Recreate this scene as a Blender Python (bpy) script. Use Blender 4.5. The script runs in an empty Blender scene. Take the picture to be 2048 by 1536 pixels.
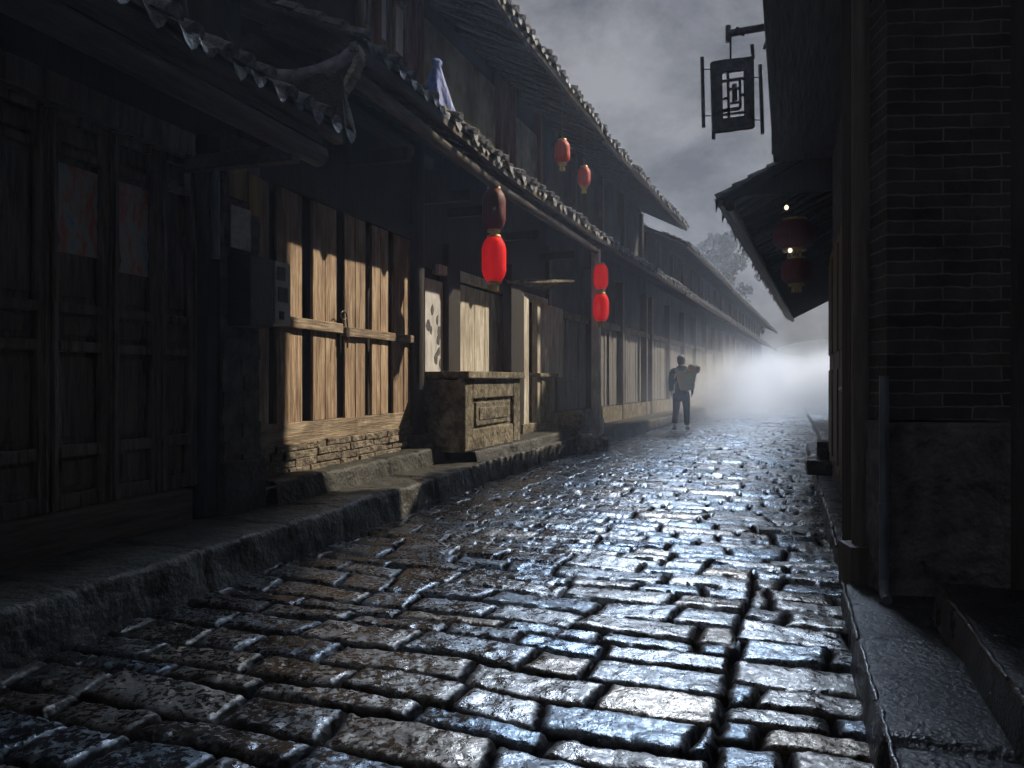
import bpy, bmesh, math, random
import numpy as np
from mathutils import Vector, Matrix
R = math.radians
random.seed(7)
rng = np.random.RandomState(11)
scn = bpy.context.scene
col = scn.collection

# ------------------------------------------------------------------ camera
cam = bpy.data.cameras.new('camera'); cam_o = bpy.data.objects.new('camera', cam); col.objects.link(cam_o)
cam_o.location = (0, 0, 1.2); cam_o.rotation_euler = (R(90), 0, 0)
cam.lens = 26.37; cam.sensor_width = 36; cam.clip_end = 2000; cam.clip_start = 0.05
cam.shift_y = -0.004
scn.camera = cam_o

# ------------------------------------------------------------------ sky
SUN_AZ, SUN_EL = 65.6, 40.5
w = bpy.data.worlds.new('World'); scn.world = w; w.use_nodes = True
nt = w.node_tree; nt.nodes.clear()
def N(t, **k):
    n = nt.nodes.new(t)
    for a, b in k.items(): setattr(n, a, b)
    return n
def Lk(a, b): nt.links.new(a, b)
out = N('ShaderNodeOutputWorld'); bg = N('ShaderNodeBackground'); bg.inputs[1].default_value = 0.1
sky = N('ShaderNodeTexSky'); sky.sky_type = 'NISHITA'; sky.sun_disc = False
sky.sun_elevation = R(SUN_EL); sky.sun_rotation = R(SUN_AZ)
tc = N('ShaderNodeTexCoord')
nz = N('ShaderNodeTexNoise'); nz.inputs['Scale'].default_value = 4.6; nz.inputs['Detail'].default_value = 9; nz.inputs['Roughness'].default_value = .62
nz.inputs['Distortion'].default_value = .15
mp = N('ShaderNodeMapping'); mp.inputs['Scale'].default_value = (1.2, 1.2, 1.7); mp.inputs['Location'].default_value = (.3, .1, .4)
Lk(tc.outputs['Generated'], mp.inputs[0]); Lk(mp.outputs[0], nz.inputs['Vector'])
cr = N('ShaderNodeValToRGB')
cr.color_ramp.elements[0].position = .36; cr.color_ramp.elements[0].color = (.5, .5, .53, 1)
cr.color_ramp.elements[1].position = .66; cr.color_ramp.elements[1].color = (2.6, 2.55, 2.6, 1)
Lk(nz.outputs[0], cr.inputs[0])
# bright sky patch added above the frame to put highlights on the road
glow_dir = Vector((math.sin(R(17)) * math.cos(R(40)), math.cos(R(17)) * math.cos(R(40)), math.sin(R(40))))
dt = N('ShaderNodeVectorMath', operation='DOT_PRODUCT'); dt.inputs[1].default_value = glow_dir
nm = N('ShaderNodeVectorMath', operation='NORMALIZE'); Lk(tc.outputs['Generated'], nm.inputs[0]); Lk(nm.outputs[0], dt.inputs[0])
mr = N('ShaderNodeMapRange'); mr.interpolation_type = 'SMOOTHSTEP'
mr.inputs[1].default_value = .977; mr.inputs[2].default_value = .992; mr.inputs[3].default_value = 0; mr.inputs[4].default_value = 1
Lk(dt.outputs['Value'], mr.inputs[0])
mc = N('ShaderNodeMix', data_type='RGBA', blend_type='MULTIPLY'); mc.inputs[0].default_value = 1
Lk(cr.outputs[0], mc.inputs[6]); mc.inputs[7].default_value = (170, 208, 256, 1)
GLOW_TINT = mc.inputs[7]
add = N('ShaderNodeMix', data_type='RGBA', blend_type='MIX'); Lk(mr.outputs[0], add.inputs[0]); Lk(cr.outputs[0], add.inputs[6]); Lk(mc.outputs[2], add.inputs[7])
sm = N('ShaderNodeMix', data_type='RGBA', blend_type='MIX'); sm.inputs[0].default_value = .03
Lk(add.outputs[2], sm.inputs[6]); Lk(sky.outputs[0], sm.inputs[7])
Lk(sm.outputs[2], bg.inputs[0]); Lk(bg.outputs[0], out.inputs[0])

# ------------------------------------------------------------------ sun
sl = bpy.data.lights.new('sun', 'SUN'); sl.energy = 5.0; sl.angle = R(.7); sl.color = (1.0, .86, .68)
so = bpy.data.objects.new('sun', sl); col.objects.link(so)
sv = Vector((math.sin(R(SUN_AZ)) * math.cos(R(SUN_EL)), math.cos(R(SUN_AZ)) * math.cos(R(SUN_EL)), math.sin(R(SUN_EL))))
so.rotation_euler = sv.to_track_quat('Z', 'Y').to_euler()
so.location = (10, 5, 12)

# ------------------------------------------------------------------ exposure and sampling
scn.view_settings.view_transform = 'Standard'; scn.view_settings.look = 'None'
scn.view_settings.exposure = 0; scn.view_settings.gamma = 1
scn.render.engine = 'CYCLES'
scn.cycles.use_denoising = True
scn.cycles.volume_step_rate = 1.0; scn.cycles.volume_max_steps = 128
scn.cycles.volume_bounces = 1; scn.cycles.max_bounces = 6; scn.cycles.diffuse_bounces = 3; scn.cycles.glossy_bounces = 3
scn.cycles.sample_clamp_indirect = 4

# ------------------------------------------------------------------ materials
def mat(name, c1, c2=None, scale=8, stretch=(1, 1, 1), rough=.7, bump=.3, bscale=None, spec=.5, metal=0, detail=6, c3=None, rr=None, lo=.35, hi=.65, coat=0, emit=None, es=0, bdist=.02, stain=0, stsc=2.2):
    m = bpy.data.materials.new(name); m.use_nodes = True; t = m.node_tree; b = t.nodes['Principled BSDF']
    c2 = c2 or c1
    tc = t.nodes.new('ShaderNodeTexCoord'); mp = t.nodes.new('ShaderNodeMapping'); mp.inputs['Scale'].default_value = stretch
    t.links.new(tc.outputs['Object'], mp.inputs[0])
    n = t.nodes.new('ShaderNodeTexNoise'); n.inputs['Scale'].default_value = scale; n.inputs['Detail'].default_value = detail; n.inputs['Roughness'].default_value = .65
    t.links.new(mp.outputs[0], n.inputs['Vector'])
    r = t.nodes.new('ShaderNodeValToRGB'); r.color_ramp.elements[0].position = lo; r.color_ramp.elements[1].position = hi
    r.color_ramp.elements[0].color = (*c1, 1); r.color_ramp.elements[1].color = (*c2, 1)
    if c3: e = r.color_ramp.elements.new((lo + hi) / 2); e.color = (*c3, 1)
    t.links.new(n.outputs[0], r.inputs[0]); t.links.new(r.outputs[0], b.inputs['Base Color'])
    b.inputs['Roughness'].default_value = rough; b.inputs['Metallic'].default_value = metal
    b.inputs['Specular IOR Level'].default_value = spec
    if coat: b.inputs['Coat Weight'].default_value = coat; b.inputs['Coat Roughness'].default_value = .15
    if rr:
        q = t.nodes.new('ShaderNodeMapRange'); q.inputs[3].default_value = rr[0]; q.inputs[4].default_value = rr[1]; q.inputs[1].default_value = .3; q.inputs[2].default_value = .7
        n3 = t.nodes.new('ShaderNodeTexNoise'); n3.inputs['Scale'].default_value = scale * .6; n3.inputs['Detail'].default_value = 4
        t.links.new(mp.outputs[0], n3.inputs['Vector']); t.links.new(n3.outputs[0], q.inputs[0]); t.links.new(q.outputs[0], b.inputs['Roughness'])
    if bump:
        n2 = t.nodes.new('ShaderNodeTexNoise'); n2.inputs['Scale'].default_value = bscale or scale * 2; n2.inputs['Detail'].default_value = 6
        t.links.new(mp.outputs[0], n2.inputs['Vector'])
        bp = t.nodes.new('ShaderNodeBump'); bp.inputs['Strength'].default_value = bump; bp.inputs['Distance'].default_value = bdist
        t.links.new(n2.outputs[0], bp.inputs['Height']); t.links.new(bp.outputs[0], b.inputs['Normal'])
    if emit: b.inputs['Emission Color'].default_value = (*emit, 1); b.inputs['Emission Strength'].default_value = es
    if stain:      # weathering blotches and drips with a shape of their own
        n5 = t.nodes.new('ShaderNodeTexNoise'); n5.inputs['Scale'].default_value = stsc; n5.inputs['Detail'].default_value = 7; n5.inputs['Roughness'].default_value = .7; n5.inputs['Distortion'].default_value = .6
        m5 = t.nodes.new('ShaderNodeMapping'); m5.inputs['Scale'].default_value = (1.6, 1.6, .5) if stretch[2] < 1 else (1, 1, 1); t.links.new(tc.outputs['Object'], m5.inputs[0]); t.links.new(m5.outputs[0], n5.inputs['Vector'])
        r5 = t.nodes.new('ShaderNodeValToRGB'); k_ = 1 - stain; r5.color_ramp.elements[0].position = .36; r5.color_ramp.elements[0].color = (k_, k_ * .95, k_ * .9, 1); r5.color_ramp.elements[1].position = .60; t.links.new(n5.outputs[0], r5.inputs[0])
        x5 = t.nodes.new('ShaderNodeMix'); x5.data_type = 'RGBA'; x5.blend_type = 'MULTIPLY'; x5.inputs[0].default_value = 1; t.links.new(r.outputs[0], x5.inputs[6]); t.links.new(r5.outputs[0], x5.inputs[7]); t.links.new(x5.outputs[2], b.inputs['Base Color'])
    return m
GV = (1.2, 1.2, .12)   # grain running up
GH = (.12, 1.2, 1.2)   # grain running along
M = dict(
    dark_wood=mat('dark_stained_wood', (.07, .050, .034), (.23, .165, .11), 22, GV, .42, .4, spec=.6, rr=(.22, .5)),
    dark_beam=mat('dark_beam_wood', (.035, .028, .02), (.09, .07, .05), 18, GH, .6, .5),
    plank=mat('weathered_plank', (.17, .11, .07), (.66, .54, .38), 18, GV, .7, .9, c3=(.44, .31, .20), stain=.48, lo=.3, hi=.7),
    plankh=mat('weathered_crossbar', (.18, .13, .085), (.52, .42, .29), 16, GH, .75, .8, stain=.55),
    pale_plank=mat('bleached_plank', (.42, .36, .26), (.90, .87, .76), 18, GV, .8, .8, stain=.4),
    black_wood=mat('near_black_wood', (.012, .010, .008), (.03, .024, .018), 18, GV, .7, .4),  # one near-black tone for walls, posts and brackets
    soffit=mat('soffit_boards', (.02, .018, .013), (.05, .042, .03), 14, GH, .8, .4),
    tile=mat('grey_clay_tile', (.05, .055, .065), (.24, .245, .26), 14, (1, 1, 1), .5, .6, rr=(.5, .85), bscale=40),
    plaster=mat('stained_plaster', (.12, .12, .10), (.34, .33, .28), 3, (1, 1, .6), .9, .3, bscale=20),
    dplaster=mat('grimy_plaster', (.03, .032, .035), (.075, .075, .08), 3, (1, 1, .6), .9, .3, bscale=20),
    adobe=mat('mud_brick', (.05, .05, .045), (.14, .135, .11), 9, (1, 1, 1), .9, .8),
    rubble=mat('rubble_stone', (.11, .09, .07), (.34, .29, .21), 12, (1, 1, 1.5), .85, 1.0, bscale=16, bdist=.04, stain=.5, stsc=5),
    pave=mat('mossy_flagstone', (.015, .018, .015), (.065, .064, .055), 5, (1, 1, 1), .75, .8, bscale=22, bdist=.03, rr=(.5, .85)),
    kerb=mat('wet_kerb_stone', (.008, .011, .015), (.035, .042, .052), 7, (1, 1, 1), .5, .6, bscale=55, rr=(.14, .6), spec=.6),
    counter=mat('counter_stone', (.10, .085, .055), (.34, .30, .21), 10, (1, 1, 1), .85, 1.0, bscale=18, bdist=.03, stain=.6, stsc=3),
    paper=mat('faded_paper', (.42, .43, .40), (.72, .72, .68), 30, (1, 1, 1), .8, .1),
    ink=mat('printed_ink', (.05, .05, .06), (.15, .14, .14), 20, rough=.7, bump=0),
    pipe=mat('grey_blue_pipe', (.06, .08, .11), (.16, .20, .26), 8, (1, 1, .2), .35, .1),
    metal=mat('dull_metal', (.10, .10, .10), (.25, .24, .22), 20, rough=.4, metal=.8, bump=.1),
    white_box=mat('meter_casing', (.45, .46, .44), (.68, .68, .66), 6, rough=.5, bump=.1),
    glass=mat('dim_glass', (.02, .025, .03), (.05, .06, .07), 5, rough=.08, bump=.03, spec=.8),
    sky_pane=mat('pale_sky_reflection', (.66, .72, .86), (.86, .9, .95), 6, (3, 3, .3), .5, .3),  # upper window panes: reflected sky put into a pale blue colour
    red=mat('red_lantern_silk', (.55, .012, .012), (.75, .008, .008), 6, (3, 3, .3), .7, .25, emit=(1, .004, .004), es=.26, spec=.12),
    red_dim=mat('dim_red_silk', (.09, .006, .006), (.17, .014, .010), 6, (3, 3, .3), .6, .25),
    red_fade=mat('faded_red_silk', (.50, .055, .035), (.78, .12, .08), 6, (3, 3, .3), .6, .25),
    gold=mat('brass_cap', (.35, .24, .08), (.6, .45, .18), 20, rough=.45, metal=.3, bump=.1),
    blue=mat('blue_cloth', (.02, .06, .38), (.22, .34, .80), 6, (4, 4, .5), .6, .4),
    yboard=mat('yellow_varnished_board', (.22, .15, .05), (.45, .33, .12), 12, GV, .6, .3),
    brick=None,
    white_post=mat('whitewashed_post', (.4, .4, .38), (.7, .7, .68), 10, (1, 1, .3), .8, .4),
    leaf=mat('tree_foliage', (.015, .025, .013), (.04, .06, .028), 20, rough=.8, bump=.2),
    weed=mat('roof_weed', (.14, .18, .06), (.42, .46, .22), 20, rough=.8, bump=.2),
    bark=mat('tree_bark', (.05, .04, .03), (.12, .1, .08), 12, (1, 1, .3), .9, .6),
    cloth=mat('dark_jacket_cloth', (.016, .015, .018), (.035, .033, .036), 9, rough=.95, bump=.3, spec=.15),
    trouser=mat('grey_trouser_cloth', (.024, .023, .025), (.045, .043, .044), 9, rough=.95, bump=.3, spec=.15),
    skin=mat('skin', (.35, .22, .15), (.42, .27, .19), 6, rough=.6, bump=.05),
    hair=mat('black_hair', (.012, .011, .01), (.03, .028, .025), 30, rough=.5, bump=.3),
    basket=mat('woven_cane', (.80, .58, .015), (.98, .80, .08), 30, (1, 1, 2), .7, .8),
    bundle=mat('pale_bundle', (.75, .5, .3), (.9, .75, .55), 8, rough=.7, bump=.3),
    orange=mat('straw_coloured_cloth', (.70, .48, .12), (.88, .66, .25), 8, rough=.7, bump=.3),
    hill=mat('distant_hill', (.03, .04, .035), (.06, .07, .06), .3, rough=1, bump=0),
    earth=mat('bare_earth', (.04, .035, .03), (.09, .08, .07), 2, rough=.95, bump=.4),
    bulb=mat('lit_bulb', (.9, .85, .7), rough=.4, bump=0, emit=(1, .9, .7), es=1.3),
    moss=mat('moss', (.02, .03, .012), (.06, .08, .03), 20, rough=.9, bump=.6),
)
def brick_mat(name, c1, c2, mortar, sc):
    m = bpy.data.materials.new(name); m.use_nodes = True; t = m.node_tree; b = t.nodes['Principled BSDF']
    tc = t.nodes.new('ShaderNodeTexCoord'); mp = t.nodes.new('ShaderNodeMapping'); mp.inputs['Rotation'].default_value = sc
    t.links.new(tc.outputs['Object'], mp.inputs[0])
    nd = t.nodes.new('ShaderNodeTexNoise'); nd.inputs['Scale'].default_value = 9
    va = t.nodes.new('ShaderNodeVectorMath'); va.operation = 'MULTIPLY_ADD'; va.inputs[1].default_value = (.022,) * 3
    t.links.new(mp.outputs[0], nd.inputs['Vector']); t.links.new(nd.outputs['Color'], va.inputs[0]); t.links.new(mp.outputs[0], va.inputs[2])
    br = t.nodes.new('ShaderNodeTexBrick'); br.inputs['Scale'].default_value = 1; br.inputs['Brick Width'].default_value = .28; br.inputs['Row Height'].default_value = .066
    br.inputs['Mortar Size'].default_value = .0045; br.inputs['Mortar Smooth'].default_value = .3; br.inputs['Bias'].default_value = 0
    br.inputs['Color1'].default_value = (*c1, 1); br.inputs['Color2'].default_value = (*c2, 1); br.inputs['Mortar'].default_value = (*mortar, 1)
    t.links.new(va.outputs[0], br.inputs['Vector'])
    n2 = t.nodes.new('ShaderNodeTexNoise'); n2.inputs['Scale'].default_value = 5; n2.inputs['Detail'].default_value = 8
    t.links.new(tc.outputs['Object'], n2.inputs['Vector'])
    rp = t.nodes.new('ShaderNodeValToRGB'); rp.color_ramp.elements[0].position = .3; rp.color_ramp.elements[0].color = (.35, .35, .35, 1); rp.color_ramp.elements[1].position = .65
    t.links.new(n2.outputs[0], rp.inputs[0])
    mx = t.nodes.new('ShaderNodeMix'); mx.data_type = 'RGBA'; mx.blend_type = 'MULTIPLY'; mx.inputs[0].default_value = .8
    t.links.new(br.outputs[0], mx.inputs[6]); t.links.new(rp.outputs[0], mx.inputs[7]); t.links.new(mx.outputs[2], b.inputs['Base Color'])
    bp = t.nodes.new('ShaderNodeBump'); bp.inputs['Strength'].default_value = .7; bp.inputs['Distance'].default_value = .02; bp.invert = True
    t.links.new(br.outputs['Fac'], bp.inputs['Height'])
    bp2 = t.nodes.new('ShaderNodeBump'); bp2.inputs['Strength'].default_value = .5; bp2.inputs['Distance'].default_value = .02
    n3 = t.nodes.new('ShaderNodeTexNoise'); n3.inputs['Scale'].default_value = 30; t.links.new(tc.outputs['Object'], n3.inputs['Vector'])
    t.links.new(n3.outputs[0], bp2.inputs['Height']); t.links.new(bp.outputs[0], bp2.inputs['Normal']); t.links.new(bp2.outputs[0], b.inputs['Normal'])
    b.inputs['Roughness'].default_value = .8
    return m
M['brick'] = brick_mat('grey_brick', (.075, .075, .08), (.035, .035, .04), (.17, .17, .17), (R(90), 0, 0))
# poster paint: faded reds and blues in patches
def poster_mat(seed):
    m = bpy.data.materials.new('faded_poster_paint'); m.use_nodes = True; t = m.node_tree; b = t.nodes['Principled BSDF']
    tc = t.nodes.new('ShaderNodeTexCoord'); mp = t.nodes.new('ShaderNodeMapping'); mp.inputs['Scale'].default_value = (1.6, 1, .6); mp.inputs['Location'].default_value = (seed, 0, seed * 2)
    n = t.nodes.new('ShaderNodeTexNoise'); n.inputs['Scale'].default_value = 5; n.inputs['Detail'].default_value = 9; n.inputs['Roughness'].default_value = .78; n.inputs['Distortion'].default_value = .2
    t.links.new(tc.outputs['Object'], mp.inputs[0]); t.links.new(mp.outputs[0], n.inputs['Vector'])
    r = t.nodes.new('ShaderNodeValToRGB'); cs = [(.34, (.22, .30, .68)), (.44, (.60, .68, .72)), (.5, (.72, .62, .54)), (.58, (.80, .24, .19)), (.68, (.62, .56, .50))]
    r.color_ramp.elements[0].position = cs[0][0]; r.color_ramp.elements[0].color = (*cs[0][1], 1)
    r.color_ramp.elements[1].position = cs[-1][0]; r.color_ramp.elements[1].color = (*cs[-1][1], 1)
    for p, c in cs[1:-1]: e = r.color_ramp.elements.new(p); e.color = (*c, 1)
    t.links.new(n.outputs[0], r.inputs[0]); t.links.new(r.outputs[0], b.inputs['Base Color']); b.inputs['Roughness'].default_value = .7
    return m

# ------------------------------------------------------------------ frames along the street and mesh building
class Fr:
    def __init__(s, x, y, a, side):
        s.o = Vector((x, y)); s.a = a; s.side = side
        s.d = Vector((math.sin(R(a)), math.cos(R(a)))); s.n = Vector((math.cos(R(a)), -math.sin(R(a)))) * side
        s.rz = R(90 - a)
    def w(s, t, n, z): p = s.o + s.d * t + s.n * n; return Vector((p.x, p.y, z))
L1 = Fr(-2.63, 3.85, 17.6, 1); L2 = Fr(-1.03, 8.9, 20.7, 1); L3 = Fr(.576, 13.16, 22.66, 1)
RR = Fr(1.95, 4.0, 20.2, -1); R2 = Fr(3.45, 8.08, 22.66, -1)
WF = Fr(0, 0, 90, 1)     # world aligned: s = x, n = -y

class MB:
    def __init__(s, fr, o): s.fr = fr; s.o = o; s.v = []; s.f = []; s.sm = []; s.pc = []
    def P(s, p): return ((p[0] - s.o[0]), -(p[1] - s.o[1]) * s.fr.side, (p[2] - s.o[2]))
    def poly(s, pts, faces, smooth=False):
        b = len(s.v); s.pc.append((b, len(s.f))); s.v += [s.P(p) for p in pts]; s.f += [tuple(b + i for i in f) for f in faces]; s.sm += [smooth] * len(faces); return s
    def box(s, s0, s1, n0, n1, z0, z1, j=0):
        r = (lambda: random.uniform(-j, j)) if j else (lambda: 0)
        pts = [(a + r(), b + r(), c + r()) for a in (s0, s1) for b in (n0, n1) for c in (z0, z1)]
        return s.poly(pts, [(0, 1, 3, 2), (4, 6, 7, 5), (0, 4, 5, 1), (2, 3, 7, 6), (0, 2, 6, 4), (1, 5, 7, 3)])
    def hexa(s, p8):   # p8 : bottom 4 then top 4
        return s.poly(p8, [(0, 1, 2, 3), (4, 7, 6, 5), (0, 4, 5, 1), (1, 5, 6, 2), (2, 6, 7, 3), (3, 7, 4, 0)])
    def prism(s, pts, thick):   # closed outline (s,n,z) list extruded by vector
        k = len(pts); t = thick
        return s.poly(list(pts) + [(p[0] + t[0], p[1] + t[1], p[2] + t[2]) for p in pts],
                      [tuple(range(k)), tuple(range(2 * k - 1, k - 1, -1))] + [(i, (i + 1) % k, k + (i + 1) % k, k + i) for i in range(k)])
    def tube(s, path, rad, seg=8, smooth=True, cap=True):
        k = len(path); rad = rad if hasattr(rad, '__len__') else [rad] * k; pts = []; fs = []
        for i, p in enumerate(path):
            p = Vector(p); d = (Vector(path[min(i + 1, k - 1)]) - Vector(path[max(i - 1, 0)])).normalized()
            a = d.cross(Vector((0, 0, 1)) if abs(d.z) < .9 else Vector((1, 0, 0))).normalized(); b = d.cross(a)
            for j in range(seg):
                t = 2 * math.pi * j / seg; pts.append(tuple(p + (a * math.cos(t) + b * math.sin(t)) * rad[i]))
        for i in range(k - 1):
            for j in range(seg): fs.append((i * seg + j, i * seg + (j + 1) % seg, (i + 1) * seg + (j + 1) % seg, (i + 1) * seg + j))
        s.poly(pts, fs, smooth)
        if cap: s.poly(pts[:seg], [tuple(range(seg))]); s.poly(pts[-seg:], [tuple(range(seg))])
        return s
    def lathe(s, prof, c=(0, 0, 0), seg=16, sx=1, sy=1, smooth=True):
        pts = []; fs = []; k = len(prof)
        for r, z in prof:
            for j in range(seg):
                t = 2 * math.pi * j / seg; pts.append((c[0] + r * math.cos(t) * sx, c[1] + r * math.sin(t) * sy, c[2] + z))
        for i in range(k - 1):
            for j in range(seg): fs.append((i * seg + j, i * seg + (j + 1) % seg, (i + 1) * seg + (j + 1) % seg, (i + 1) * seg + j))
        fs.append(tuple(range(seg))); fs.append(tuple(range((k - 1) * seg, k * seg)))
        return s.poly(pts, fs, smooth)
    def mesh(s, name, m, bevel=0):
        me = bpy.data.meshes.new(name); me.from_pydata(s.v, [], s.f); me.polygons.foreach_set('use_smooth', s.sm)
        bm = bmesh.new(); bm.from_mesh(me)
        if bevel: bmesh.ops.remove_doubles(bm, verts=bm.verts, dist=1e-5)
        bmesh.ops.recalc_face_normals(bm, faces=bm.faces); bm.to_mesh(me); bm.free()
        me.materials.append(m); o = bpy.data.objects.new(name, me); col.objects.link(o)
        if bevel: b = o.modifiers.new('bevel', 'BEVEL'); b.width = bevel; b.segments = 2; b.limit_method = 'ANGLE'
        return o
def tag(o, label, cat, group=None, kind=None):
    if label: o['label'] = label
    if cat: o['category'] = cat
    if group: o['group'] = group
    if kind: o['kind'] = kind
    return o
class TH:
    def __init__(s, name, label, cat, fr, t, n, z, group=None, rz=0):
        s.fr = fr; s.off = (t, n, z); s.o = bpy.data.objects.new(name, None); col.objects.link(s.o)
        s.o.location = fr.w(t, n, z); s.o.rotation_euler = (0, 0, fr.rz + rz); s.o.empty_display_size = .1
        tag(s.o, label, cat, group)
    def mb(s): return MB(s.fr, s.off)
    def rel(s): return MB(s.fr, (0, 0, 0))
    def part(s, name, mb, m, parent=None, bevel=0, label=None, split=0):
        if split:      # every `split` shapes collected in the builder become one part of their own
            o = None
            for i in range(0, len(mb.pc), split):
                v0, f0 = mb.pc[i]; v1, f1 = mb.pc[i + split] if i + split < len(mb.pc) else (len(mb.v), len(mb.f))
                q = MB(mb.fr, mb.o); q.v = mb.v[v0:v1]; q.f = [tuple(k - v0 for k in f) for f in mb.f[f0:f1]]; q.sm = mb.sm[f0:f1]
                o = q.mesh(name, m, bevel); o.parent = parent or s.o
            return o
        o = mb.mesh(name, m, bevel); o.parent = parent or s.o
        if label: o['label'] = label
        return o
def solo(name, fr, t, n, z, fn, m, label, cat, group=None, kind=None, bevel=0, rz=0):
    mb = MB(fr, (0, 0, 0)); fn(mb); o = mb.mesh(name, m, bevel); o.location = fr.w(t, n, z); o.rotation_euler = (0, 0, fr.rz + rz)
    return tag(o, label, cat, group, kind)
def dup(o, parent=None, mats=None):
    c = o.copy()
    if mats and o.type == 'MESH' and o.data.materials[0] in mats:
        c.data = o.data.copy(); c.data.materials[0] = mats[o.data.materials[0]]
    col.objects.link(c)
    if parent: c.parent = parent
    for ch in [x for x in scn.objects if x.parent == o]: dup(ch, c, mats)
    return c

# ------------------------------------------------------------------ noise for terrain meshes
def vnoise(x, y, seed=0):
    xi = np.floor(x).astype(np.int64); yi = np.floor(y).astype(np.int64); fx = x - xi; fy = y - yi
    fx = fx * fx * (3 - 2 * fx); fy = fy * fy * (3 - 2 * fy)
    def h(a, b):
        n = (a * 374761393 + b * 668265263 + seed * 974634777) & 0xffffffff; n = ((n ^ (n >> 13)) * 1274126177) & 0xffffffff
        return ((n ^ (n >> 16)) & 0xffff) / 65535.0
    return (h(xi, yi) * (1 - fx) + h(xi + 1, yi) * fx) * (1 - fy) + (h(xi, yi + 1) * (1 - fx) + h(xi + 1, yi + 1) * fx) * fy
def fbm(x, y, o=4, seed=0):
    t = 0; a = .5
    for i in range(o): t = t + a * vnoise(x * 2 ** i, y * 2 ** i, seed + i); a *= .5
    return t
def grid_obj(name, X, Y, Z, m, smooth=True):
    h, wd = X.shape; me = bpy.data.meshes.new(name); n = h * wd; f = (h - 1) * (wd - 1)
    me.vertices.add(n); me.vertices.foreach_set('co', np.stack([X, Y, Z], -1).reshape(-1).astype(np.float32))
    i = np.arange(h - 1)[:, None] * wd + np.arange(wd - 1)[None]
    q = np.stack([i, i + 1, i + wd + 1, i + wd], -1).reshape(-1)
    me.loops.add(f * 4); me.loops.foreach_set('vertex_index', q.astype(np.int32))
    me.polygons.add(f); me.polygons.foreach_set('loop_start', (np.arange(f) * 4).astype(np.int32)); me.polygons.foreach_set('loop_total', np.full(f, 4, np.int32))
    me.polygons.foreach_set('use_smooth', np.full(f, smooth)); me.update(calc_edges=True); me.validate()
    me.materials.append(m); o = bpy.data.objects.new(name, me); col.objects.link(o); return o

# ------------------------------------------------------------------ the ground and the cobbled road
g = MB(WF, (0, 0, 0)); g.box(-300, 300, -500, 60, -.6, -.12)
o = g.mesh('ground', M['earth']); o['kind'] = 'structure'

def road_pos(u, v):
    """u metres left of the right-hand line, v metres along it"""
    a1, a2, vb = R(20.2), R(22.66), 9.2
    v1 = np.minimum(v, vb); v2 = np.maximum(v - vb, 0)
    k = np.clip((v - vb + 2) / 4, 0, 1); a = a1 + (a2 - a1) * k
    x = 1.95 + math.sin(a1) * v1 + math.sin(a2) * v2 - np.cos(a) * u
    y = 4.0 + math.cos(a1) * v1 + math.cos(a2) * v2 + np.sin(a) * u
    return x, y
def stone_height(u, v):
    """rows of long flagstones laid across the street"""
    h = np.full(u.shape, -.05)
    cols_ = [(-.4, .66, 21), (.66, 5.4, 22), (-.4, 5.4, 23)]
    wob = (fbm(u * 1.1, v * .8, 3, 5) - .45) * .22
    vv = v + wob
    sid = np.zeros(u.shape); edge = np.zeros(u.shape)
    for (ua, ub, sd) in cols_:
        r = np.random.RandomState(sd)
        uw = u + (fbm(v * 1.3, u * .3 + 7, 2, 3) - .4) * .10
        m = (uw >= ua) & (uw < ub) & ((vv >= .5) if sd == 23 else (vv < .5))
        vr = [-4.2]
        while vr[-1] < 70: vr.append(vr[-1] + r.uniform(.15, .28))
        vr = np.array(vr)
        row = np.clip(np.searchsorted(vr, vv) - 1, 0, len(vr) - 2)
        lo = vr[row]; hi = vr[row + 1]
        # stone joints per row
        nmax = 26; off = r.uniform(-.4, 0, len(vr)); L = r.uniform(.25, .68, (len(vr), nmax)); E = ua + off[:, None] + np.cumsum(L, 1)
        E = np.concatenate([(ua - .001) * np.ones((len(vr), 1)), E], 1)
        Er = E[row]; skew = (r.uniform(-.2, .2, E.shape))[row, :]
        uu = uw + 0 * vv
        d = Er - uu[..., None]
        jn = np.sum(d + skew * ((vv - (lo + hi) / 2)[..., None]) <= 0, -1)
        i0 = np.clip(jn - 1, 0, nmax); i1 = np.clip(jn, 0, nmax)
        sk0 = np.take_along_axis(skew, i0[..., None], -1)[..., 0]; sk1 = np.take_along_axis(skew, i1[..., None], -1)[..., 0]
        vm = vv - (lo + hi) / 2
        e0 = uu - np.take_along_axis(Er, i0[..., None], -1)[..., 0] - sk0 * vm; e1 = np.take_along_axis(Er, i1[..., None], -1)[..., 0] + sk1 * vm - uu
        e0 = np.where(i0 == 0, uu - ua, e0); e1 = np.minimum(e1, ub - uu)
        ed = np.minimum(np.minimum(vv - lo, hi - vv), np.minimum(np.abs(e0), np.abs(e1)))
        ed = ed + (fbm(u * 18, v * 18, 3, 9) - .42) * .030
        idn = (row * 31 + i0 * 7 + sd) % 997
        T = r.uniform(-1, 1, (997, 3))
        t = T[idn]
        top = .040 * (1 - np.exp(-np.clip(ed - .003, 0, 1) / .010))
        hh = -.032 + top + t[..., 0] * .007 * (top > 0) + (t[..., 1] * .035 * (e0 - .2) + t[..., 2] * .06 * vm) * (top > .01)
        h = np.where(m, np.maximum(hh, -.05), h)
        sid = np.where(m, idn, sid); edge = np.where(m, np.minimum(np.clip((np.minimum(vv - lo, hi - vv) - .008) / .022, 0, 1), np.clip((np.minimum(np.abs(e0), np.abs(e1)) - .015) / .038, 0, 1)), edge)
    h += (fbm(u * 8, v * 11, 3, 2) - .45) * .021 + (fbm(u * 34, v * 38, 2, 4) - .4) * .010
    return h, sid, edge
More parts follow.
